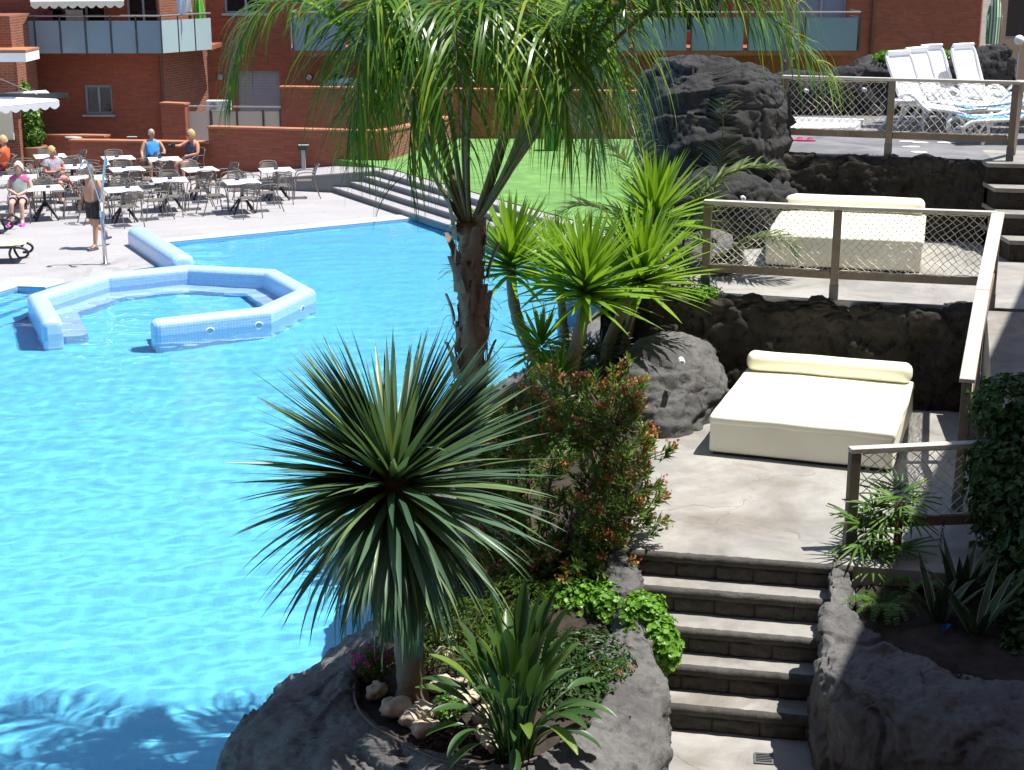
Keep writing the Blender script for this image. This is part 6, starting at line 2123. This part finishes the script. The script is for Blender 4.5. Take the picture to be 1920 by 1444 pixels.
def head_geo(c, fx, up, scale=1.0):
    """sculpted head: returns verts, faces. fx = facing direction"""
    fx = V(fx).normalized(); up = V(up); sd = up.cross(fx).normalized(); up = fx.cross(sd)
    nu, nv = 24, 18
    vs, fs = [], []
    for j in range(nv + 1):
        th = math.pi * j / nv
        for i in range(nu):
            ph = 2 * math.pi * i / nu
            x, y, z = math.sin(th) * math.cos(ph), math.sin(th) * math.sin(ph), math.cos(th)
            px, py, pz = x * .096, y * .076, z * .118
            if z < 0:                                   # jaw narrows and comes forward
                py *= 1 + .32 * z; px *= 1 + (.22 * z if x < 0 else .06 * z)
            fr = max(0, x)
            px += .022 * math.exp(-((y / .16) ** 2)) * math.exp(-(((z + .12) / .20) ** 2)) * (fr > .5)      # nose
            px -= .010 * math.exp(-(((abs(y) - .38) / .18) ** 2)) * math.exp(-(((z - .05) / .12) ** 2)) * (fr > .3)  # eye sockets
            px += .006 * math.exp(-((y / .35) ** 2)) * math.exp(-(((z + .52) / .10) ** 2)) * (fr > .3)      # lips
            px += .008 * math.exp(-((y / .3) ** 2)) * math.exp(-(((z + .85) / .12) ** 2)) * (fr > .1)       # chin
            vs.append(V(c) + (fx * px + sd * py + up * pz) * scale)
    for j in range(nv):
        for i in range(nu):
            fs.append((j * nu + i, (j + 1) * nu + i, (j + 1) * nu + (i + 1) % nu, j * nu + (i + 1) % nu))
    # ears
    for s in (-1, 1):
        n0 = len(vs)
        for j in range(5):
            for i in range(8):
                th = math.pi * (j + .5) / 5; ph = 2 * math.pi * i / 8
                vs.append(V(c) + (sd * s * .078 + fx * (-.006 + .018 * math.sin(th) * math.cos(ph)) + sd * (.010 * math.sin(th) * math.sin(ph)) + up * (-.005 + .032 * math.cos(th))) * scale)
        for j in range(4):
            for i in range(8):
                fs.append((n0 + j * 8 + i, n0 + (j + 1) * 8 + i, n0 + (j + 1) * 8 + (i + 1) % 8, n0 + j * 8 + (i + 1) % 8))
    return vs, fs, sd, up
def hair_mesh(c, fx, up, mat, length=.02, back=.1, curl=0.0, seed=0, thick=1.07):
    fx = V(fx).normalized(); sd = V(up).cross(fx).normalized(); up = fx.cross(sd)
    nu, nv = 32, 20
    mb = MB(); g = []
    for j in range(nv + 1):
        row = []
        for i in range(nu):
            ph = 2 * math.pi * i / nu
            front = max(0, math.cos(ph))
            lim = math.pi * (.60 + back) * (1 - front) + math.pi * (.30 + .08 * abs(math.sin(ph))) * front
            th = lim * j / nv
            x, y, z = math.sin(th) * math.cos(ph), math.sin(th) * math.sin(ph), math.cos(th)
            r = thick + length * (1 - .6 * front) / .1
            n = curl * noise.noise(V((x, y, z)) * 5 + V((seed, 0, 0))) + .4 * curl * noise.noise(V((x, y, z)) * 11 + V((seed, 0, 0)))
            row.append(V(c) + fx * (x * .096 * (r + n)) + sd * (y * .078 * (r + n)) + up * (z * .120 * (r + n)))
        g.append(row)
    mb.grid(g, True)
    mb.f = [f[::-1] for f in mb.f]
    return mb.mesh('hair', mat, True)
def hand_geo(mb, wrist, d, palm_n, curl=.5, s=1.0):
    """palm and five fingers; d = direction of the hand, palm_n = palm normal"""
    d = V(d).normalized(); palm_n = V(palm_n); palm_n = (palm_n - d * palm_n.dot(d)).normalized()
    sd = d.cross(palm_n)
    w = V(wrist)
    mb.tube([w - d * .02, w + d * .03, w + d * .075 * s], [.027 * s, .036 * s, .034 * s], 8)
    for k, (off, L) in enumerate(((-.028, .062), (-.010, .072), (.009, .068), (.026, .052))):
        p = w + d * .068 * s + sd * off * s
        pts = [p]
        a = 0
        for q in range(3):
            a += curl * (.7 + .1 * k)
            p = p + (d * math.cos(a) + palm_n * math.sin(a)) * (L / 3 * s)
            pts.append(p)
        mb.tube(pts, [.010 * s, .0095 * s, .009 * s, .007 * s], 6)
    p = w + d * .02 * s - sd * .034 * s
    mb.tube([p, p + (d * .5 - sd * .7 + palm_n * .4).normalized() * .035 * s, p + (d * .5 - sd * .7 + palm_n * .4).normalized() * .035 * s + (d * .8 - sd * .2 + palm_n * .4).normalized() * .03 * s], [.012 * s, .011 * s, .009 * s], 6)
BODY_E = [('pel', 'bel'), ('bel', 'che'), ('che', 'nkb'), ('nkb', 'nek'), ('che', 'shL'), ('shL', 'elL'), ('elL', 'wrL'), ('che', 'shR'), ('shR', 'elR'), ('elR', 'wrR'), ('pel', 'hiL'), ('hiL', 'knL'), ('knL', 'anL'), ('anL', 'toL'), ('pel', 'hiR'), ('hiR', 'knR'), ('knR', 'anR'), ('anR', 'toR')]
def garment(name, vs, ns, fs, J, r, spec, off, mat):
    """cloth = the part of the body surface lying along the given bones, pushed outwards"""
    bones = [(a, b, V(J[a]), V(J[b])) for a, b in BODY_E]
    ok, amt = [], []
    for p in vs:
        best = None
        for a, b, A_, B_ in bones:
            ab = B_ - A_
            tt = (p - A_).dot(ab) / ab.length_squared
            tc = max(0, min(1, tt))
            d = (p - (A_ + ab * tc)).length / (r[a] * (1 - tc) + r[b] * tc)
            if best is None or d < best[0]: best = (d, a + b, tt)
        lim = spec.get(best[1])
        ok.append(lim is not None and lim[0] <= best[2] <= lim[1])
        amt.append(off if lim is None else off * (lim[2] if len(lim) > 2 else 1.0))
    keep = [f for f in fs if sum(ok[i] for i in f) >= len(f) - 1]
    idx = {}
    mb = MB(); V_ = []
    for f in keep:
        for i in f:
            if i not in idx:
                idx[i] = len(V_); V_.append(vs[i] + ns[i] * (amt[i] + .006 * noise.noise(vs[i] * 9)))
    mb.v = [tuple(p) for p in V_]; mb.f = [tuple(idx[i] for i in f) for f in keep]
    return mb.mesh(name, mat, True)
ANY = (-9, 9)
def g_shorts(t=.62, hi=.30): return {'pelhiL': ANY, 'pelhiR': ANY, 'hiLknL': (-9, t, 1.5), 'hiRknR': (-9, t, 1.5), 'pelbel': (-9, hi)}
def g_vest(sh=.62, lo=-9): return {'pelbel': (lo, 9), 'belche': ANY, 'chenkb': (-9, .5), 'cheshL': (-9, sh), 'cheshR': (-9, sh), 'pelhiL': (-9, .15), 'pelhiR': (-9, .15)}
def g_tee(sl=.5): return {'pelbel': ANY, 'belche': ANY, 'chenkb': (-9, .75), 'cheshL': ANY, 'cheshR': ANY, 'shLelL': (-9, sl, 1.4), 'shRelR': (-9, sl, 1.4), 'pelhiL': (-9, .3), 'pelhiR': (-9, .3)}
def person(label, loc, rz, J, skin, clothes, hair, look, fat=1.0, shoes=None, glasses=None, hands=(.5, .5), palm=((0, 0, -1), (0, 0, -1)), scale=1.0):
    t = thing('person', label, 'person', loc, rz)
    t.scale = (scale,) * 3
    r = dict(pel=.150 * fat, bel=.150 * fat, che=.150 * fat, nkb=.075, nek=.055, shL=.072, shR=.072, elL=.046, elR=.046, wrL=.030, wrR=.030, hiL=.105 * fat, hiR=.105 * fat, knL=.062, knR=.062, anL=.040, anR=.040, toL=.036, toR=.036)
    vd = {k: (V(J[k]), r[k]) for k in r}
    me = skin_mesh('body', vd, BODY_E, skin, 3)
    mb = MB(); mb.add([v.co for v in me.vertices], [tuple(p.vertices) for p in me.polygons])
    up = (V(J['hed']) - V(J['nek'])).normalized()
    hv, hf, sd, up2 = head_geo(J['hed'], look, up)
    mb.add(hv, hf)
    mb.tube([V(J['nkb']), V(J['nek']) + up * .05], [.06, .052], 12)
    for s, k in (('L', 0), ('R', 1)):
        w = V(J['wr' + s]); d = (w - V(J['el' + s])).normalized()
        hd = V(J['haL' if s == 'L' else 'haR']) - w if ('ha' + s) in J else d
        hand_geo(mb, w, hd, palm[k], hands[k])
    mb.build('body', skin, t, True)
    body_v = [v.co.copy() for v in me.vertices]; body_n = [v.normal.copy() for v in me.vertices]; body_f = [tuple(p.vertices) for p in me.polygons]
    bpy.data.meshes.remove(me)
    if hair: link('hair', hair(V(J['hed']), V(look), up), t)
    fx = V(look).normalized()
    c = V(J['hed'])
    if glasses:
        g = MB()
        for s in (-1, 1):
            q = c + fx * .092 + sd * (s * .034) + up2 * .006
            g.box(q, (.010, .052, .036), m=Matrix((fx, sd, up2)).transposed())
            g.bar(q + sd * s * .03, q + sd * s * .045 - fx * .09, .006, .008)
        g.build('sunglasses', M['black_metal'], t)
    else:
        for s in (-1, 1):
            q = c + fx * .088 + sd * (s * .030) + up2 * .006
            e = MB(); e.box(q, (.008, .022, .008), m=Matrix((fx, sd, up2)).transposed()); e.build('eye', M['black_metal'], t)
    e = MB(); e.box(c + fx * .090 - up2 * .062, (.010, .036, .008), m=Matrix((fx, sd, up2)).transposed()); e.build('mouth', M['lip'], t)
    for nm, spec, off, mt in clothes:
        link(nm, garment(nm, body_v, body_n, body_f, J, r, spec, off, mt), t)
    if shoes:
        for s in ('L', 'R'):
            a, b = V(J['an' + s]), V(J['to' + s])
            sm_ = MB(); d = (b - a); d.z = 0; d.normalize()
            g = []
            upz = V((0, 0, 1)); lat = upz.cross(d)
            base = V((a.x, a.y, min(a.z, b.z) - .035)) - d * .05
            for i in range(9):
                u = i / 8
                w = .046 * (.75 + .5 * math.sin(math.pi * min(1, u * .9 + .08)) ** .7) * (1 if u < .95 else .6)
                hgt = shoes[1] * (1 - .45 * u)
                cc_ = base + d * (.27 * u) + upz * (b.z - a.z + .0) * u * .0
                g.append([cc_ - lat * w, cc_ - lat * w * .9 + upz * hgt * .7, cc_ + upz * hgt, cc_ + lat * w * .9 + upz * hgt * .7, cc_ + lat * w])
            sm_.grid(g)
            sm_.f += [tuple(range(4, -1, -1)), tuple(8 * 5 + i for i in range(5))]
            sm_.build('shoe', shoes[0], t, True)
    return t
M['lip'] = plain('lip', (.40, .13, .11), .5, .05)
M['blond'] = plain('blond_hair', (.55, .38, .18), .6, .25, 25, .8, 60)
M['white_hair'] = plain('pale_hair', (.70, .62, .48), .6, .2, 25, .8, 60)
M['grey_hair'] = plain('grey_hair', (.18, .16, .15), .6, .3, 25, .6, 60)
M['black_cloth'] = plain('black_swim_shorts', (.012, .012, .014), .7, .3)
M['blue_cloth'] = plain('bright_blue_vest', (.06, .34, .78), .8, .1, 5, .3, 10)
M['navy_cloth'] = cloth_mat('navy_pattern', [(.03, .04, .07), (.10, .12, .17), (.04, .05, .08)], 30)
M['navy'] = plain('navy_shorts', (.02, .03, .10), .8, .2)
M['grey_top'] = cloth_mat('grey_print', [(.14, .13, .15), (.42, .38, .42), (.10, .10, .13)], 22)
M['red_shorts'] = stripe_mat('red_white_stripe', (.55, .10, .12), (.72, .55, .55), 30, 'Z')
M['green_print'] = stripe_mat('grey_green_wave', (.20, .28, .24), (.48, .55, .50), 16, 'Z')
M['pink_cloth'] = plain('pink_yoke', (.62, .10, .28), .8, .15)
M['stripe_skirt'] = stripe_mat('striped_skirt', (.30, .08, .13), (.45, .45, .5), 22, 'Z')
M['orange'] = plain('orange_top', (.78, .13, .04), .8, .12)
M['croc'] = plain('pink_clogs', (.75, .10, .50), .5, .08)
M['sandal'] = plain('dark_sandals', (.03, .035, .06), .6, .2)

def mix_j(base, **kw):
    j = dict(base); j.update({k: V(v) for k, v in kw.items()}); return j
STAND = dict(pel=(0, 0, .95), bel=(.04, 0, 1.12), che=(.0, 0, 1.32), nkb=(-.01, 0, 1.47), nek=(0, 0, 1.52), hed=(.02, 0, 1.635), shL=(-.01, .185, 1.41), shR=(-.01, -.185, 1.41), elL=(-.03, .25, 1.13), elR=(-.03, -.25, 1.13), wrL=(.03, .26, .88), wrR=(.03, -.26, .88), hiL=(0, .095, .90), hiR=(0, -.095, .90), knL=(.02, .10, .49), knR=(.02, -.10, .49), anL=(0, .10, .09), anR=(0, -.10, .09), toL=(.14, .11, .04), toR=(.14, -.11, .04))
SIT = dict(pel=(-.06, 0, .55), bel=(-.06, 0, .70), che=(-.09, 0, .90), nkb=(-.10, 0, 1.05), nek=(-.09, 0, 1.10), hed=(-.07, 0, 1.215), shL=(-.10, .185, .99), shR=(-.10, -.185, .99), elL=(-.04, .26, .74), elR=(-.04, -.26, .74), wrL=(.16, .10, .66), wrR=(.16, -.10, .66), hiL=(.02, .10, .53), hiR=(.02, -.10, .53), knL=(.40, .13, .50), knR=(.40, -.13, .50), anL=(.40, .14, .09), anR=(.40, -.14, .09), toL=(.53, .15, .04), toR=(.53, -.15, .04))
TOR = [('pel', 'bel'), ('bel', 'che'), ('che', 'shL'), ('che', 'shR'), ('che', 'nkb')]
def shorts(J, f, leg=.62, r=.122):
    d = {}
    for s in 'LR':
        d['th' + s] = (V(J['hi' + s]).lerp(V(J['kn' + s]), leg), r)
    return d
# 1 walking man, bare chest, black shorts
J = mix_j(STAND, wrL=(.02, .31, .86), elL=(-.05, .28, 1.12), elR=(.0, -.25, 1.13), wrR=(.16, -.20, .93), knL=(.06, .10, .50), anL=(.10, .10, .09), toL=(.24, .12, .04), knR=(-.02, -.10, .50), anR=(-.34, -.10, .30), toR=(-.36, -.11, .17), bel=(.06, 0, 1.12))
q = P(172, 466, 0)
person('bare-chested man in black swim shorts walking past the shower', (q.x + .10, q.y, 0), R(232), J, M['skin'],
       [('shorts', g_shorts(.66, .45), .022, M['black_cloth'])],
       lambda c, l, u: hair_mesh(c, l, u, M['grey_hair'], .0, .0, .02, 1, 1.05), (1, .25, -.05), 1.05, (M['sandal'], .05))
# 2 seated woman, pink shoes
q = P(42, 416, 0)
put_chair('grey slatted armchair the woman in pink shoes sits in', q.x, q.y, R(-84))
J = mix_j(SIT, wrL=(.20, .03, .66), wrR=(.19, -.03, .65), anL=(.46, .10, .09), anR=(.44, -.16, .09), toL=(.59, .11, .04), toR=(.57, -.17, .04), knL=(.42, .10, .50), knR=(.42, -.12, .50))
person('seated woman with pale curly hair, green top and pink clogs facing the pool', (q.x, q.y, 0), R(-84), J, M['skin_pale'],
       [('top', g_vest(.5), .014, M['green_print']), ('yoke', {'chenkb': (-.2, .8), 'cheshL': (.35, 1), 'cheshR': (.35, 1), 'shLelL': (-9, .12), 'shRelR': (-9, .12)}, .018, M['pink_cloth']), ('skirt', g_shorts(.72, .35), .026, M['stripe_skirt'])],
       lambda c, l, u: hair_mesh(c, l, u, M['white_hair'], .03, .05, .22, 3), (1, .05, .05), 1.05, (M['croc'], .085))
# 3 woman in grey top
q = P(108, 378, 0)
put_chair('grey slatted armchair the woman in the grey top sits in', q.x, q.y, R(-38))
J = mix_j(SIT, wrL=(.22, .0, .84), elL=(.02, .27, .76), wrR=(.22, -.02, .74), anL=(.62, .18, .10), toL=(.75, .20, .06), knL=(.40, .16, .54), anR=(.28, -.14, .09), toR=(.42, -.15, .04))
person('seated blond woman in a grey patterned top and red shorts looking right', (q.x, q.y, 0), R(-38), J, M['skin_red'],
       [('top', g_tee(.5), .018, M['grey_top']), ('shorts', g_shorts(.75, .1), .014, M['red_shorts'])],
       lambda c, l, u: hair_mesh(c, l, u, M['blond'], .02, .03, .10, 5), (1, .5, 0), 1.05, (M['sandal'], .04))
# 4 man in blue vest
q = P(290, 336, 0)
put_chair('grey slatted armchair the man in the blue vest sits in', q.x, q.y, R(-70))
J = mix_j(SIT, elL=(.0, .30, .74), wrL=(.20, .27, .74), elR=(-.02, -.30, .74), wrR=(.14, -.30, .60))
person('seated grey-haired man in a bright blue vest looking at the woman', (q.x, q.y, 0), R(-70), J, M['skin'],
       [('vest', g_vest(.72), .016, M['blue_cloth']), ('shorts', g_shorts(.72, .1), .018, M['navy'])],
       lambda c, l, u: hair_mesh(c, l, u, plain('silver_hair', (.45, .40, .36), .6, .2), .0, .0, .02, 7, 1.04), (1, .65, 0), 1.08, (M['sandal'], .05))
# 5 woman in navy top holding a dark bag
q = P(360, 338, 0)
put_chair('grey slatted armchair the woman in the navy top sits in', q.x, q.y, R(-128))
J = mix_j(SIT, elR=(.10, -.30, .90), wrR=(.30, -.26, .93), elL=(-.02, .26, .72), wrL=(.20, .10, .68), hed=(-.04, 0, 1.21))
person('seated blond woman in a navy patterned top holding up a black camera', (q.x, q.y, 0), R(-128), J, M['skin_red'],
       [('vest', g_vest(.68), .016, M['navy_cloth']), ('shorts', g_shorts(.5, .1), .016, M['navy_cloth'])],
       lambda c, l, u: hair_mesh(c, l, u, M['blond'], .025, .12, .08, 9), (1, -.35, -.15), 1.08, (M['sandal'], .05), True)
w = Matrix.Rotation(R(-128), 3, 'Z') @ V((.40, -.25, .95))
cm = thing('camera', 'black camera held up by the woman in the navy top', 'camera', (q.x + w.x, q.y + w.y, w.z), R(-128))
MB().box((0, 0, 0), (.10, .15, .12)).build('body', M['black_metal'], cm, bevel=.015)
m = MB(); m.lathe((0, 0, 0), [(.045, .04), (.045, .13), (.04, .14)], 14); o = m.build('lens', M['black_metal'], cm); o.rotation_euler = (0, R(90), 0)
# 6 woman in orange at the left edge
q = P(8, 352, 0)
put_chair('grey slatted armchair the woman in orange sits in', q.x, q.y, R(188))
J = mix_j(SIT, elL=(.06, .24, .80), wrL=(.26, .10, .92), elR=(.06, -.24, .78), wrR=(.26, -.10, .80))
person('seated blond woman in an orange top with sunglasses at the left edge', (q.x, q.y, 0), R(188), J, M['skin_red'],
       [('top', g_tee(.35), .018, M['orange']), ('shorts', g_shorts(.75, .1), .02, plain('dark_red_skirt', (.22, .03, .05), .8, .2))],
       lambda c, l, u: hair_mesh(c, l, u, M['blond'], .02, .0, .08, 11), (1, .15, -.15), 1.0, (M['sandal'], .05), True)
